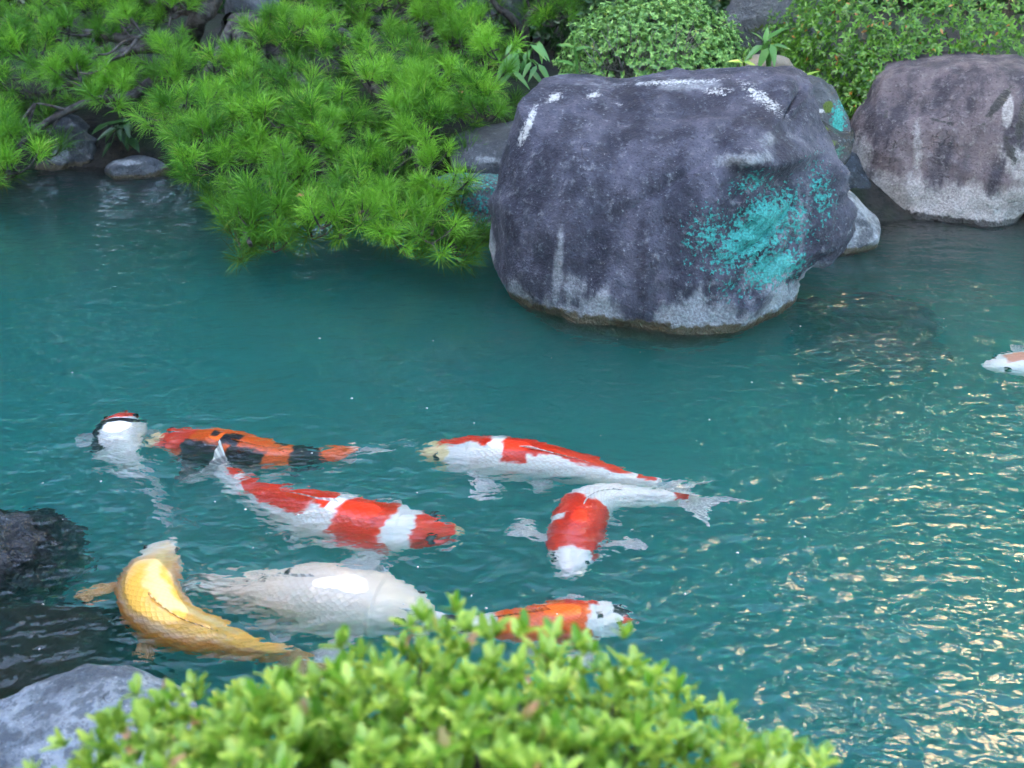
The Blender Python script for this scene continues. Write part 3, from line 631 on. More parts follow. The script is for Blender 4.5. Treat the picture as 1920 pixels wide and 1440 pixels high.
def pine(label, base, polys, depth, limbs, seed, spacing, under=.35, trunk=None, maxn=297):
    rng = np.random.default_rng(seed); o = tag(empty('pine_tree', base), label, 'pine')
    pts = []; tries = 0
    xs = [q[0] for p in polys for q in p]; ys = [q[1] for p in polys for q in p]
    pads = []
    while tries < 6000:
        tries += 1; x = rng.uniform(min(xs), max(xs)); y = rng.uniform(min(ys), max(ys))
        if any(inpoly(x, y, p) for p in polys) and not any(((x-a)/1.15)**2+((y-b)*1.35)**2 < (spacing*2.75)**2 for a, b, _ in pads): pads.append((x, y, rng.normal(0, .045)))
    for (a, b, dz) in pads:
        rad = spacing*rng.uniform(1.25, 1.75)
        for _ in range(14):
            ang = rng.uniform(0, 6.28); rr = rad*math.sqrt(rng.uniform(0, 1)); x = a+1.2*rr*math.cos(ang); y = b+.75*rr*math.sin(ang)
            if not any(inpoly(x, y, p) for p in polys): continue
            sp = spacing*.74*rng.uniform(.85, 1.2)
            if any((x-q[0])**2+((y-q[1])*1.3)**2 < sp*sp for q in pts) or len(pts) >= maxn: continue
            pts.append((x, y, (dz+.07*(1-(rr/rad)**2), False)))
    for _ in range(3000):
        x = rng.uniform(min(xs), max(xs)); y = rng.uniform(min(ys), max(ys))
        if len(pts) >= maxn or not any(inpoly(x, y, p) for p in polys): continue
        if any((x-q[0])**2+((y-q[1])*1.3)**2 < (spacing*1.05)**2 for q in pts): continue
        pts.append((x, y, (-.03, True)))
    LIM = []
    for (lp, r0, r1) in limbs:
        W = [on_y(a, b, depth(a, b)+dz) for (a, b, dz) in lp]
        P, _ = crom(W, 40); LIM.append(P); rad = np.linspace(r0, r1, 8)
        mx = Mix(); mx.add(*tube(W, rad, 8, 40)); LIM[-1] = (P, mx, [])
    cen = np.mean([on_y(x, y, depth(x, y)) for x, y, _ in pts], 0)
    for (x, y, (dz, lay)) in pts:
        w0 = on_y(x, y, depth(x, y)); lift = dz+rng.normal(0, .012)
        w0 = w0+np.array([0, .12 if lay else 0, lift-(.05 if lay else 0)])
        if w0[2] < .07: w0[2] = .07+rng.uniform(0, .03)
        out = (w0-cen)*np.array([1, 1, 0]); out /= np.linalg.norm(out)+.3
        axis = np.array([0, -.25, 1.])+out*.35+rng.normal(0, .28, 3); axis[2] = max(axis[2], .35)
        z = Vector(axis).normalized(); q = Vector((0, 0, 1)).rotation_difference(z)
        m4 = Matrix.Translation(Vector(w0)-o.location) @ q.to_matrix().to_4x4() @ Matrix.Rotation(rng.uniform(0, 6.28), 4, 'Z') @ Matrix.Scale(rng.uniform(.72, 1.1), 4)
        ob = None; tm_ = TUFT[rng.integers(6, 9) if lay else rng.integers(0, 6)]
        best = min(LIM, key=lambda l: ((l[0]-w0)**2).sum(1).min())
        best[2].append((tm_, m4))
        k = int(((best[0]-w0)**2).sum(1).argmin()); k = max(0, k-4)
        b = best[0][k]; e = w0-np.array(z)*.015
        best[1].add(*tube([b, (b+e)/2+rng.normal(0, .015, 3)-np.array([0, 0, .015]), e], [.008, .006, .005], 5, 7))
    for P, mx, tl in LIM:
        V, F = mx.done(); br = part(o, 'branch', V, F, M['bark'])
        for tm_, m4 in tl:
            ob = bpy.data.objects.new('needle_tuft', tm_); C.objects.link(ob); ob.parent = br; ob.matrix_basis = m4
    if trunk:
        W = [on_y(a, b, Y_) if len(t) == 3 else np.array(t[0]) for t in trunk[0] for (a, b, Y_) in [t]]
        V, F = tube(W, trunk[1], 12, 40); V = V+(.02*fbm(V*14, 3, 77))[:, None]*np.array([1, 1, .3]); part(o, 'trunk', V, F, M['bark'])
    return o
d1 = lambda x, y: float(np.interp(y, [0, 250, 510], [5.35, 4.25, 3.2]))-.0002*max(0, x-700)*0
pine('wide low pine with bright green needle tufts spreading over the water beside the boulder', on_y(470, 60, 5.9)*np.array([1, 1, 0])+np.array([0, 0, .2]),
     [[(440, 60), (560, 0), (610, -40), (860, -40), (900, 10), (940, 60), (945, 120), (965, 205), (920, 245), (850, 270), (820, 330), (880, 380), (890, 430), (850, 462), (700, 462), (600, 440), (520, 430), (460, 470), (420, 460), (405, 430), (385, 370), (310, 290), (295, 250), (320, 190), (380, 130)]],
     d1, [([(440, 40, .25), (470, 150, .2), (420, 260, .15), (440, 380, .12), (470, 460, .06)], .04, .008), ([(440, 40, .25), (560, 150, .2), (600, 280, .15), (620, 380, .12), (640, 445, .06)], .045, .008),
          ([(440, 40, .25), (620, 90, .2), (740, 220, .15), (800, 340, .12), (840, 445, .06)], .045, .008), ([(440, 40, .25), (640, 30, .2), (800, 80, .2), (900, 150, .15), (945, 205, .08)], .04, .008),
          ([(440, 40, .25), (640, 60, .2), (720, 160, .18), (830, 250, .12)], .03, .008), ([(440, 40, .25), (380, 150, .2), (330, 220, .15), (320, 280, .1)], .03, .008)], 5, 33,
     trunk=([(440, 130, 6.0), (438, 70, 5.9), (440, 40, 5.55)], [.09, .075, .05]))
d2 = lambda x, y: float(np.interp(y, [0, 200, 370], [5.6, 4.75, 4.1]))
pine('pine with a crooked dark trunk and bare grey twigs over the far shore rocks', on_y(360, 90, 5.6)*np.array([1, 1, 0])+np.array([0, 0, .2]),
     [[(-60, 60), (40, 30), (120, -40), (400, -40), (385, 25), (300, 70), (235, 70), (190, 95), (180, 140), (150, 180), (60, 190), (-60, 220)], [(-60, 210), (70, 240), (70, 300), (30, 345), (-60, 360)], [(230, 115), (340, 105), (350, 150), (300, 180), (220, 215), (195, 200)]],
     d2, [([(345, 92, .05), (290, 85, .05), (240, 75, .08), (150, 60, .12), (60, 60, .12), (-30, 80, .1)], .035, .008), ([(345, 92, .05), (240, 95, .05), (150, 150, .12), (60, 180, .1), (-30, 190, .1)], .03, .008),
          ([(345, 92, .05), (255, 175, .1), (170, 190, .1), (95, 225, .12), (40, 270, .1), (10, 335, .06)], .03, .008), ([(385, 20, .05), (340, 20, .1), (260, 0, .12), (150, -10, .15)], .025, .008),
          ([(300, 88, .0), (268, 66, -.1), (235, 100, -.15), (205, 115, -.15), (192, 145, -.15)], .012, .004), ([(268, 68, -.1), (230, 80, -.15), (205, 100, -.15), (175, 102, -.1)], .009, .004), ([(120, 205, -.1), (80, 195, -.2), (60, 195, -.2)], .008, .003)], 6, 33,
     trunk=([(345, 170, 5.65), (350, 95, 5.6), (362, 60, 5.55), (375, 30, 5.5), (395, 10, 5.6), (420, -60, 5.7)], [.07, .06, .055, .05, .045, .03]))
d3 = lambda x, y: 5.5
pine('small pine bough above the fern and behind the wide pine', on_y(985, 100, 5.7)*np.array([1, 1, 0])+np.array([0, 0, .2]),
     [[(890, -60), (1090, -60), (1060, 10), (1020, 40), (990, 20), (920, 15)]], d3,
     [([(985, 80, .1), (960, 35, .05), (930, 10, .05), (910, -30, .1)], .03, .008), ([(985, 80, .1), (990, 30, .05), (1040, 0, .05)], .025, .008)], 8, 34,
     trunk=([(980, 140, 5.7), (985, 100, 5.65), (985, 75, 5.6)], [.05, .045, .035]))
# two dry leaves caught in the needles
for (px, py, lab) in [(555, 368, 'dry brown leaf lying on the lowest pine tufts'), (1163/1867*700+600-170, 175, 'small pale dry leaf caught upright high in the wide pine')]:
    V, F = leaf_tmpl(.07, .03, .1, .3, 5); w0 = on_y(px, py, d1(px, py)-.1)
    ob = link('dry_leaf', mkmesh('dry_leaf', V, F, M['deadleaf'])); ob.location = tuple(w0); ob.rotation_euler = (.2, .1, -1.3 if py > 300 else .3); tag(ob, lab, 'leaf')

# ------------------------------------------------------------------ foreground azalea
rng = np.random.default_rng(51)
az = tag(empty('azalea_shrub', (0, .5, .2)), 'leafy yellow green azalea shrub on the near bank in front of the koi', 'shrub')
P1, N1 = shell((-.045, .45, .39), (.48, .46, .37), 15000, rng, .72, 1.04, 2.2, .3, .16, 9)
P2, N2 = shell((-.29, .45, .43), (.25, .43, .30), 3200, rng, .84, 1.02, 2.0, .3, .16, 10)
P = np.vstack([P1, P2]); Nn = np.vstack([N1, N2])
dcam = np.linalg.norm(P-np.array([0, 0, CAM_H]), axis=1); keep = (dcam > .3) & (P[:, 1] > .12) & (((P-np.array([0, 0, CAM_H]))*Nn).sum(1)/dcam < .3); P, Nn = P[keep], Nn[keep]
Nn = Nn*.7+np.array([0, 0, .75])+rng.normal(0, .15, Nn.shape)
Mx, PP = rosettes(P, Nn, 7, 12, 66, rng, .5, 1.2)
foliage(az, leaf_tmpl(.0205, .0092, .15, .12, 3, .95, .42), Mx, PP, M['azalea'], rng, 300)
stems(az, (-.05, .45, .15), list(P[::9]-Nn[::9]*.02), .005, M['bark'], rng, 'branch', 4)

# ------------------------------------------------------------------ koi
def koi_mat():
    t = NT('koi_skin'); col = t.n('Attribute', attribute_name='col').outputs['Color']
    uvx = t.attr('su'); uvy = t.attr('sv')
    v = t.n('CombineXYZ', {0: t.math('ADD', t.math('MULTIPLY', uvx, 36.), t.math('MULTIPLY', uvy, 5.)), 1: t.math('SUBTRACT', t.math('MULTIPLY', uvx, 36.), t.math('MULTIPLY', uvy, 5.))})
    vo = t.n('TexVoronoi', {'Vector': v.outputs[0], 'Scale': 1., 'Randomness': .3}); sk = vo.outputs['Distance']
    scl = t.math('MULTIPLY', t.ramp(uvx, .2, .28), t.ramp(sk, .3, .62))
    c2 = t.mix(t.math('MULTIPLY', scl, t.attr('scale')), col, t.mix(1., col, (.78, .62, .5), 'MULTIPLY'))
    p = t.n('BsdfPrincipled', {'Base Color': c2, 'Roughness': .28, 'Specular IOR Level': .5, 'Subsurface Weight': .0, 'Normal': t.bump(t.math('MULTIPLY', scl, -1.), .25, .002)})
    return t.surf(p.outputs[0])
def fin_mat(name, c1, c2):
    t = NT(name); u = t.attr('fu'); vv = t.attr('fv')
    rays = t.math('SINE', t.math('MULTIPLY', u, 60.)); rr = t.ramp(rays, -.3, .8)
    col = t.mix(rr, c1, c2)
    p = t.n('BsdfPrincipled', {'Base Color': col, 'Roughness': .35}); tl = t.n('BsdfTranslucent', {'Color': col})
    m = t.n('MixShader', {0: .35, 1: p.outputs[0], 2: tl.outputs[0]})
    tp = t.n('BsdfTransparent'); a = t.math('MULTIPLY', t.math('SUBTRACT', 1.0, rr), t.math('ADD', .1, t.math('MULTIPLY', vv, .45)))
    return t.surf(t.n('MixShader', {0: a, 1: m.outputs[0], 2: tp.outputs[0]}).outputs[0])
M['koi'] = koi_mat()
M['fin'] = fin_mat('white_fin', (.66, .68, .68), (.82, .82, .8)); M['fin_y'] = fin_mat('yellow_fin', (.75, .42, .12), (.85, .62, .35)); M['fin_k'] = fin_mat('dark_fin', (.05, .05, .06), (.25, .22, .2))
M['fin_d'] = fin_mat('pale_dorsal_fin', (.70, .68, .66), (.74, .72, .70)); M['fin_o'] = fin_mat('orange_dorsal_fin', (.55, .13, .03), (.6, .16, .04))
M['eye'] = plain('koi_eye', (.006, .006, .008), .06, 5, .1, .8)
WHITE, RED, ORANGE, BLACK, YEL, CREAM = (.84, .83, .80), (.78, .04, .012), (.84, .13, .012), (.012, .013, .018), (.86, .46, .07), (.78, .62, .34)
SW = [(0, .016), (.015, .030), (.04, .042), (.08, .055), (.15, .073), (.21, .082), (.3, .089), (.42, .088), (.55, .078), (.7, .057), (.85, .034), (.95, .023), (1, .020)]
SH = [(0, .014), (.015, .026), (.04, .036), (.08, .048), (.15, .068), (.21, .079), (.3, .091), (.42, .092), (.55, .080), (.7, .059), (.85, .040), (.95, .034), (1, .034)]
def fin_mesh(root0, root1, tip0, tip1, mat, notch=0., bow=.1, nu=18, nv=10, bend=None, ragged=.06, seed=0):
    u = np.linspace(0, 1, nu); v = np.linspace(0, 1, nv); U, Vv = np.meshgrid(u, v, indexing='ij')
    a = root0+(root1-root0)*U[..., None]; b = tip0+(tip1-tip0)*U[..., None]
    ln = 1-notch*np.sin(np.pi*U)+bow*np.sin(np.pi*U)*(1 if notch == 0 else 0)+ragged*np.sin(U*43+seed)*.5
    Pp = a+(b-a)*(Vv*ln)[..., None]
    if bend is not None: Pp = Pp+bend[None, None]*(Vv**2)[..., None]
    Pp = Pp+np.array([0, 0, 1.])*(.006*np.sin(U*9+seed)*Vv)[..., None]
    return Pp.reshape(-1, 3), grid_faces(nu, nv), {'fu': U.ravel(), 'fv': Vv.ravel()}
def koi(label, pts, paint, tail, girth=1., zs=-.055, scale=.4, fin='fin', pect=(1, 1), pl=.17, roll=0., tail_roll=.9, eyes=True, dors=.02, tailw=.12, fd='fin_d', ptip=0., top=.001, fk=None, pz=(-.02, -.02), pback=(.5, .5), soft=1., notch=.38):
    n, mth = 190, 60
    zz = np.interp(np.linspace(0, 1, len(pts)), np.linspace(0, 1, len(np.atleast_1d(zs))), np.atleast_1d(zs)) if np.ndim(zs) else np.full(len(pts), zs)
    W = np.array([on_z(px, py, min(z, 0)) for (px, py), z in zip(pts, zz)]); W[:, 2] = zz
    # refraction lifts the sunken body a little; kept as seen
    S, L = crom(W, n); s = np.linspace(0, 1, n)
    S[:, 2] += top-(S[:, 2]+np.interp(s, *zip(*SH))*L*girth*1.36)[5:].max()
    T = np.gradient(S, axis=0); T /= np.linalg.norm(T, axis=1)[:, None]
    for _ in range(6): T[1:-1] = (T[:-2]+2*T[1:-1]+T[2:])/4
    T /= np.linalg.norm(T, axis=1)[:, None]
    Sd = np.cross(T, np.array([0, 0, 1.])); Sd /= np.linalg.norm(Sd, axis=1)[:, None]; Up = np.cross(Sd, T)
    cr, sr = math.cos(roll), math.sin(roll); Sd, Up = Sd*cr+Up*sr, Up*cr-Sd*sr
    girth = girth*1.36; hw = np.interp(s, *zip(*SW))*L*girth; hh = np.interp(s, *zip(*SH))*L*girth
    ker = np.array([1, 2, 3, 2, 1])/9.; 
    hw[2:-2] = np.convolve(hw, ker, 'valid'); hh[2:-2] = np.convolve(hh, ker, 'valid')
    th = np.linspace(0, 2*np.pi, mth, endpoint=False)            # 0 = back, pi/2 = right side
    sx = np.sign(np.sin(th))*np.abs(np.sin(th))**.92; cx = np.sign(np.cos(th))*np.abs(np.cos(th))**.92
    gill = 1+.035*np.exp(-((s-.195)/.012)**2)-.02*np.exp(-((s-.218)/.010)**2)
    V = S[:, None]+Sd[:, None]*(hw*gill)[:, None, None]*sx[None, :, None]+Up[:, None]*(hh*np.where(s < .2, .96+.0*s, 1))[:, None, None]*cx[None, :, None]
    # flatten the top of the head
    ss = np.repeat(s, mth); tt = np.tile(np.where(th > np.pi, th-2*np.pi, th), n)
    V = V.reshape(-1, 3); F = grid_faces(n, mth, True)[:, ::-1]
    nose = S[0]-T[0]*hw[0]*.7-Up[0]*hh[0]*.2; V = np.vstack([V, nose, S[-1]+T[-1]*.004]); i0 = n*mth
    k = np.arange(mth); k2 = (k+1) % mth
    tri = np.concatenate([np.stack([np.full(mth, i0), k2, k], -1)[:, ::-1]*1, np.stack([np.full(mth, i0+1), (n-1)*mth+k, (n-1)*mth+k2], -1)[:, ::-1]])
    ss = np.append(ss, [0, 1]); tt = np.append(tt, [0, 0])
    col = np.tile(np.array(WHITE), (len(ss), 1)); P3 = np.stack([ss*9, tt*1.3, np.full(len(ss), len(label)*.7)], -1)
    w1, w2 = fbm(P3*1.1+3, 3, 91), fbm(P3*1.1+40, 3, 92)
    nz = fbm(P3, 3, 90)*.42+fbm(P3*5, 2, 95)*.2
    for (c, s0, s1, t0, t1) in paint:
        ssw, ttw = ss+.028*w1, tt+.42*w2
        dd = np.maximum(np.abs(ssw-(s0+s1)/2)/((s1-s0)/2), np.abs(ttw-(t0+t1)/2)/((t1-t0)/2))+.6*nz*min(1., .12/max((s1-s0)/2, .03)+.25)
        f = smooth(1+.07*soft, 1-.08*soft, dd)[:, None]; col = col*(1-f)+np.array(c)*f
    o = empty('koi', S[n//3]); tag(o, label, 'fish', 'koi feeding at the surface')
    part(o, 'body', V, [F, tri], M['koi'], attrs={'su': ss, 'sv': tt, 'scale': np.full(len(ss), scale)}, cols=col)
    def fin_part(name, *a, **kw):
        mt = kw.pop('mt', M[fin]); V_, F_, at = fin_mesh(*a, mt, **kw); ob = part(o, name, V_, F_, mt, attrs=at)
        so_ = ob.modifiers.new('thickness', 'SOLIDIFY'); so_.thickness = .0016; return ob
    def at(sv, tv, k_=1.): 
        i = int(sv*(n-1)); return S[i]+k_*(Sd[i]*hw[i]*math.sin(tv)+Up[i]*hh[i]*math.cos(tv)), i
    # tail
    tp = on_z(tail[0], tail[1], 0); tp[2] = tail[2] if len(tail) > 2 else -.03
    dv = tp-S[-1]; dl = np.linalg.norm(dv); dn = dv/dl
    vert = Up[-1]*math.cos(tail_roll)+Sd[-1]*math.sin(tail_roll); vert -= dn*vert.dot(dn); vert /= np.linalg.norm(vert)
    r0 = S[-1]-T[-1]*.012
    fin_part('tail_fin', r0+vert*hh[-1]*.9, r0-vert*hh[-1]*.9, tp+vert*tailw*L*1., tp-vert*tailw*L, notch=notch, nu=26, nv=14, seed=1)
    # pectoral and pelvic fins
    for sd_, on, pz_, pb in ((1, pect[0], pz[0], pback[0]), (-1, pect[1], pz[1], pback[1])):
        if on:
            a_, i = at(.215, sd_*1.75, .93); b_, j = at(.265, sd_*1.9, .93)
            d0 = (Sd[i]*sd_*(1-pb*.45)+T[i]*pb*.55); d1_ = (Sd[i]*sd_*(1-pb)*.75+T[i]*(.25+pb)); d0 /= np.linalg.norm(d0); d1_ /= np.linalg.norm(d1_)
            fin_part('pectoral_fin', a_, b_, a_+d0*pl*L*on+np.array([0, 0, pz_]), (b_+d1_*pl*.8*L*on+np.array([0, 0, pz_-.008]))*(1-ptip)+ptip*(a_+d0*pl*L*on+np.array([0, 0, pz_])), bow=.2, seed=2+sd_, mt=M[fk or fin])
        a_, i = at(.47, sd_*2.2, .93); b_, j = at(.52, sd_*2.3, .93); d0 = Sd[i]*sd_*.75+T[i]*.6-Up[i]*.35
        fin_part('pelvic_fin', a_, b_, a_+d0*.085*L, b_+(d0*.5+T[i]*.5)*.07*L, bow=.15, nu=12, nv=6, seed=5)
    if dors:
        i, j = int(.40*(n-1)), int(.70*(n-1)); ii = np.linspace(i, j, 26).astype(int); v = np.linspace(0, 1, 5)
        hgt = dors*np.interp(np.linspace(0, 1, 26), [0, .08, .3, 1], [.2, 1, .75, .3])
        Vd = np.array([S[a]+Up[a]*hh[a]*.93+(Up[a]*.55+Sd[a]*.5+T[a]*.7)*h*q for a, h in zip(ii, hgt) for q in v])
        U, Vv = np.meshgrid(np.linspace(0, 1, 26), v, indexing='ij')
        ob = part(o, 'dorsal_fin', Vd, grid_faces(26, 5), M[fd], attrs={'fu': U.ravel(), 'fv': Vv.ravel()}); so_ = ob.modifiers.new('thickness', 'SOLIDIFY'); so_.thickness = .0016
    if eyes:
        for sd_ in (1, -1):
            p_, i = at(.085, sd_*1.02, .96); r = .0075*girth*L/.6
            u = np.linspace(0, np.pi, 9); q = np.linspace(0, 2*np.pi, 12, endpoint=False); U, Q = np.meshgrid(u, q, indexing='ij')
            Ve = p_+r*np.stack([np.sin(U)*np.cos(Q), np.sin(U)*np.sin(Q), np.cos(U)], -1).reshape(-1, 3); part(o, 'eye', Ve, grid_faces(9, 12, True), M['eye'])
    return o
PI = math.pi
koi('white koi with black bands and a red cap lifting its head out of the water', [(232, 766), (224, 800), (224, 840), (244, 890), (285, 935)],
    [(BLACK, .15, .21, -1.6, 1.6), (BLACK, .22, .5, .5, 1.9), (RED, -.3, .13, -1.8, 1.3)], (330, 945, -.2), girth=1.9, top=.014, zs=(.0, -.02, -.05, -.10, -.16), pect=(.9, .9), pl=.2, dors=0)
koi('orange red koi with black blotches and a black pectoral fin', [(283, 832), (350, 838), (430, 850), (520, 866), (600, 868), (668, 856)],
    [(ORANGE, .0, 1.0, -1.5, 1.55), (RED, .0, .2, -1.3, 1.2), (CREAM, -.05, .05, -2, 2), (BLACK, .20, .40, .55, 2.4), (BLACK, .37, .46, -.35, .35), (BLACK, .44, .60, .25, 1.7), (BLACK, .60, .67, -1.2, -.2), (BLACK, .70, .85, -2.5, 2.5), (BLACK, .30, .34, -.3, .1)], (760, 828, -.03), zs=(-.045, -.05, -.05, -.055, -.06, -.06), pect=(.9, .4), fin='fin', fd='fin_o', fk='fin_k', pl=.16, girth=1.05)
koi('white koi with three red patches and a pink red head', [(860, 1006), (800, 1006), (720, 1000), (630, 982), (540, 955), (460, 922), (415, 890)],
    [(RED, .0, .15, -1.5, 1.5), (RED, .22, .40, -1.6, 1.4), (RED, .50, .83, -.9, .75), (RED, .44, .52, -.2, .7), (RED, .87, .95, -.4, 1.3), (CREAM, -.05, .02, -3, 3)], (372, 872, -.010), notch=.2, zs=-.062, tail_roll=1.57, pect=(.8, .8), tailw=.12)
koi('long white koi with a red saddle and a cream nose', [(789, 852), (850, 856), (930, 862), (1020, 872), (1110, 888), (1190, 906), (1240, 914)],
    [(CREAM, -.1, .12, -3.2, 3.2), (RED, .06, .28, -1.4, .1), (RED, .34, .86, -1.4, .45), (RED, .34, .46, -.5, .95), (WHITE, .50, .64, .12, 1.5), (RED, .90, .98, -1.2, .4)], (1335, 905, -.03), zs=-.052, pect=(.9, .4), tail_roll=1.1, dors=.03)
koi('white koi facing the bank with a red back and fanned white fins', [(1066, 1088), (1072, 1050), (1082, 1005), (1098, 962), (1140, 942), (1210, 940), (1290, 943)],
    [(RED, .135, .50, -1.5, 1.5), (WHITE, .30, .36, -1.6, -.5), (RED, .93, 1.05, -1.2, 1.2)], (1372, 955, -.02), zs=-.052, pl=.20, tail_roll=1.35, tailw=.15, pback=(.25, .3), pz=(-.0, -.0), dors=.02, girth=1.05)
koi('golden yellow koi curling with its back out of the water and a white head', [(322, 1010), (296, 1038), (278, 1080), (288, 1128), (335, 1165), (410, 1190), (500, 1222), (545, 1245)],
    [(YEL, .12, 1., -1.1, 1.0), ((.80, .30, .05), .2, 1., -2.2, -1.0), ((.80, .30, .05), .15, 1., .9, 2.2), ((.86, .64, .28), .12, .75, -.55, -.1)], (640, 1280, -.12), zs=(-.03, -.02, -.012, -.012, -.02, -.05, -.11), fin='fin_y', fd='fin_y', scale=.2, soft=5., pect=(1., 0), pl=.17, ptip=.55, pback=(.75, .5), girth=.92, pz=(.02, 0), top=.018)  # pale stripe along the back is a sheen painted into the colour
koi('plain creamy white koi with a few grey specks', [(812, 1158), (740, 1140), (640, 1130), (540, 1124), (440, 1122), (360, 1122)],
    [((.82, .72, .62), .2, .7, -.7, .2), ((.86, .75, .63), -.2, 1.2, -2.2, 2.2), (BLACK, .52, .535, .2, .33), (BLACK, .66, .68, -.3, -.1), (BLACK, .74, .755, -.7, -.5), (BLACK, .60, .61, -.15, -.05)], (300, 1130, -.16), zs=(-.05, -.052, -.058, -.075, -.11, -.15), girth=1.25, dors=.02, scale=.15, soft=1.5, top=.004)
koi('white headed koi with orange body and black spot on its red nose', [(1192, 1170), (1130, 1168), (1050, 1176), (960, 1182), (880, 1180), (815, 1166)],
    [(ORANGE, .24, .7, -1.4, 1.5), (RED, .18, .34, .4, 1.6), (RED, -.1, .07, -1.2, .1), (BLACK, .02, .12, .0, .5), (BLACK, .17, .205, -.6, -.2), (BLACK, .8, .95, -1, .5)], (760, 1150, -.06), fd='fin_o', zs=-.045, girth=1.1, dors=.02)
koi('pale pinkish white koi alone by the sunlit ripples', [(1842, 700), (1900, 698), (1980, 696), (2060, 694), (2140, 692), (2200, 690)],
    [((.75, .35, .25), .1, .3, -.6, .4)], (2280, 690, -.06), zs=-.07, dors=.02, top=-.025)

# ------------------------------------------------------------------ surroundings beyond the frame: they shade the pond and show in its reflections
def box(c, s):
    c = np.array(c, float); s = np.array(s, float)/2
    V = np.array([[x, y, z] for x in (-1, 1) for y in (-1, 1) for z in (-1, 1)])*s+c
    return V, np.array([[0, 1, 3, 2], [4, 6, 7, 5], [0, 4, 5, 1], [2, 3, 7, 6], [0, 2, 6, 4], [1, 5, 7, 3]])
def building(name, label, loc, rotz, size, wall, nxw, nzw, sill0=2.0):
    o = tag(empty(name, loc), label, 'building'); o.rotation_euler = (0, 0, rotz); sx, sy, sz = size
    def loc_part(nm, V, F, mat): 
        ob = bpy.data.objects.new(nm, mkmesh(nm, V, F, mat, sm=False)); C.objects.link(ob); ob.parent = o; return ob
    loc_part('wall', *box((0, 0, sz/2-.3), (sx, sy, sz+.6)), wall); loc_part('roof', *box((0, 0, sz+.2), (sx+.6, sy+.6, .4)), M['roof'])
    V, F = box((0, 0, 0), (1.5, .12, 1.5)); me = mkmesh('window', V, F, M['pane'], sm=False)
    for i in range(nxw):
        for j in range(nzw):
            ob = bpy.data.objects.new('window', me); C.objects.link(ob); ob.parent = o
            ob.location = (-sx/2+(i+.5)*sx/nxw, -sy/2-.02, sill0+j*(sz-sill0-1)/max(1, nzw-1) if nzw > 1 else sill0)
    return o
building('apartment_building', 'tall cream building beyond the garden catching the sun', (13.2, 21.8, .2), R(-50), (15, 8, 25), M['cream'], 4, 7, 4)
building('unseen_shade_building', 'long grey building added out of view to shade the pond', (-13.2, -1.5, .2), R(90), (26, 6, 13.5), M['bwall'], 8, 4, 2)  # unseen block added to keep direct sun off the pond
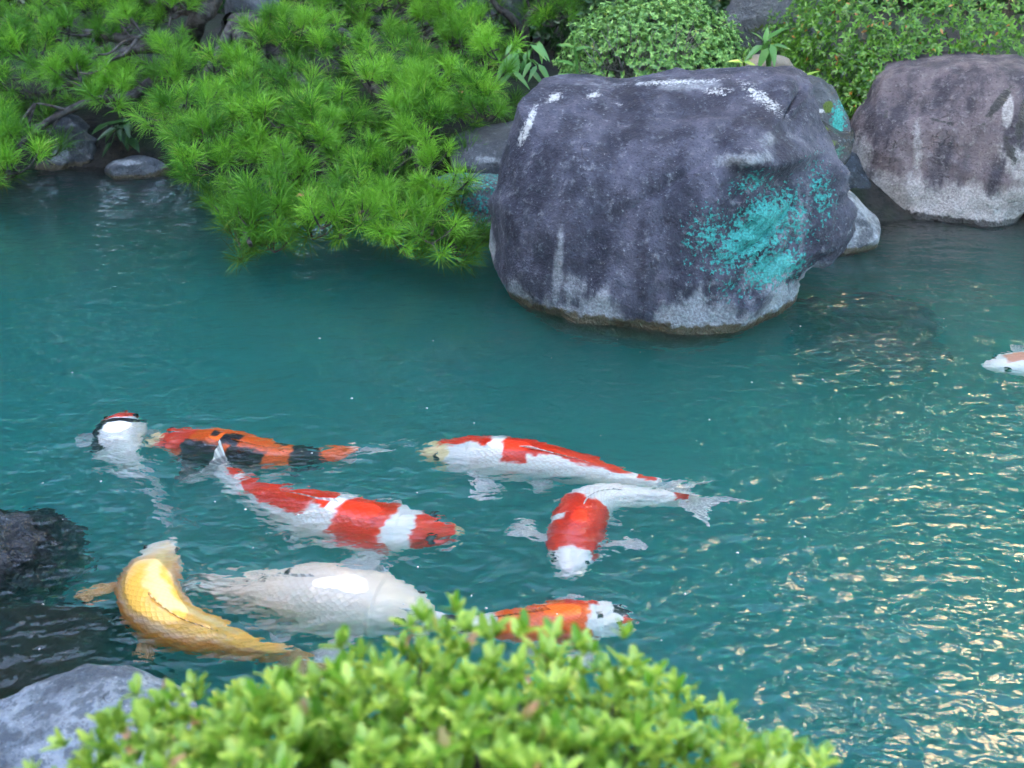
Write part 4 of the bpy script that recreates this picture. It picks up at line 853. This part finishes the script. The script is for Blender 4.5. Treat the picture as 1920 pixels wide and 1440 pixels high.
def tree(label, base, h, cr, n, seed, mat=None):
    rng = np.random.default_rng(seed); b = np.array([*base, .2]); o = tag(empty('garden_tree', b), label, 'tree', 'tall trees behind the garden')
    V, F = tube([b-np.array([0, 0, .3]), b+np.array([.15, 0, h*.35]), b+np.array([-.1, .1, h*.8])], [.22, .16, .06], 10, 24); part(o, 'trunk', V, F, M['bark'])
    cl = []; mx = Mix()
    for k in range(28):
        a = rng.uniform(0, 6.28); rr = rng.uniform(.2, 1)*cr; z = h*rng.uniform(.3, 1.0); rr *= (1.15-.6*abs(z/h-.55)*1.6)
        c = b+np.array([math.cos(a)*rr, math.sin(a)*rr*.8, z]); cl.append((c, cr*rng.uniform(.32, .5)))
        mx.add(*tube([b+np.array([0, 0, z*.75]), (b+np.array([0, 0, z*.9])+c)/2, c], [.06, .045, .015], 6, 8))
    V, F = mx.done(); part(o, 'limb', V, F, M['bark'])
    Ps, Ns = [], []
    for c, r in cl:
        p_, n_ = shell(c, (r, r, r*.7), n//28, rng, .5, 1.05, 2., .5, .3, seed); Ps.append(p_); Ns.append(n_)
    P = np.vstack(Ps); Nn = np.vstack(Ns)+np.array([0, 0, .4]); Mx, PP = rosettes(P, Nn, 4, 30, 95, rng)
    foliage(o, leaf_quad(.24, .13), Mx, PP, mat or M['treeleaf'], rng, 0, rest='crown'); return o
for (lab, b, h, cr, n, sd) in [('broad tree behind the pine with the crooked trunk', (-6.6, 11.2), 11.0, 3.3, 9000, 71), ('tall tree behind the pines with a dense crown', (-2.7, 10.8), 13.0, 3.3, 11000, 72), ('tall tree behind the huge boulder and round shrub', (1.2, 11.4), 13.5, 3.2, 11000, 73),
                               ('unseen dense tree added to block side light between shading building and azalea', (-4.5, -5.5), 10.0, 3.0, 8000, 77), ('unseen dense tree added to block side light behind the azalea', (.6, -6.2), 10.5, 3.2, 8000, 78), ('unseen dense tree added to block side light past the azalea', (5.6, -5.0), 10.0, 3.0, 8000, 79), ('unseen dense tree added to block side light at the open end of the pond', (9.6, .8), 9.5, 3.0, 8000, 80), ('unseen dense tree added to block side light beside the squat boulder end', (9.8, 6.2), 9.5, 2.8, 8000, 81),  # unseen trees added to darken the sides, leaving light from above
                               ('slender tree in front of the cream building', (5.4, 12.4), 12.5, 3.2, 5000, 74), ('wide tree behind the far end of the screen hedge', (-10.5, 13.0), 11.0, 3.4, 8000, 75), ('loose crowned tree beside the cream building', (9.4, 13.0), 12.5, 3.2, 5000, 76)]:
    tree(lab, b, h, cr, n, sd)

rng = np.random.default_rng(91)
mx = Mix()
for _ in range(70):
    px, py = rng.uniform(20, 1880), rng.uniform(560, 1330)
    c = on_z(px, py, .004); r = rng.uniform(.0012, .0035)
    if c[1] < 1.2 and abs(c[0]) < .6: continue
    a = np.linspace(0, 6.28, 7)[:-1]; V = np.vstack([c+np.stack([np.cos(a)*r*rng.uniform(.6, 1.4), np.sin(a)*r, 0*a], -1), c+[[0, 0, r*.7]], c-[[0, 0, r*.5]]])
    F = np.array([[i, (i+1) % 6, 6] for i in range(6)]+[[(i+1) % 6, i, 7] for i in range(6)]); mx.add(V, F)
V, F = mx.done(); tag(link('floating_specks', mkmesh('floating_specks', V, F, plain('foam', (.8, .8, .78), .4))), 'tiny white foam specks floating on the pond', kind='stuff')
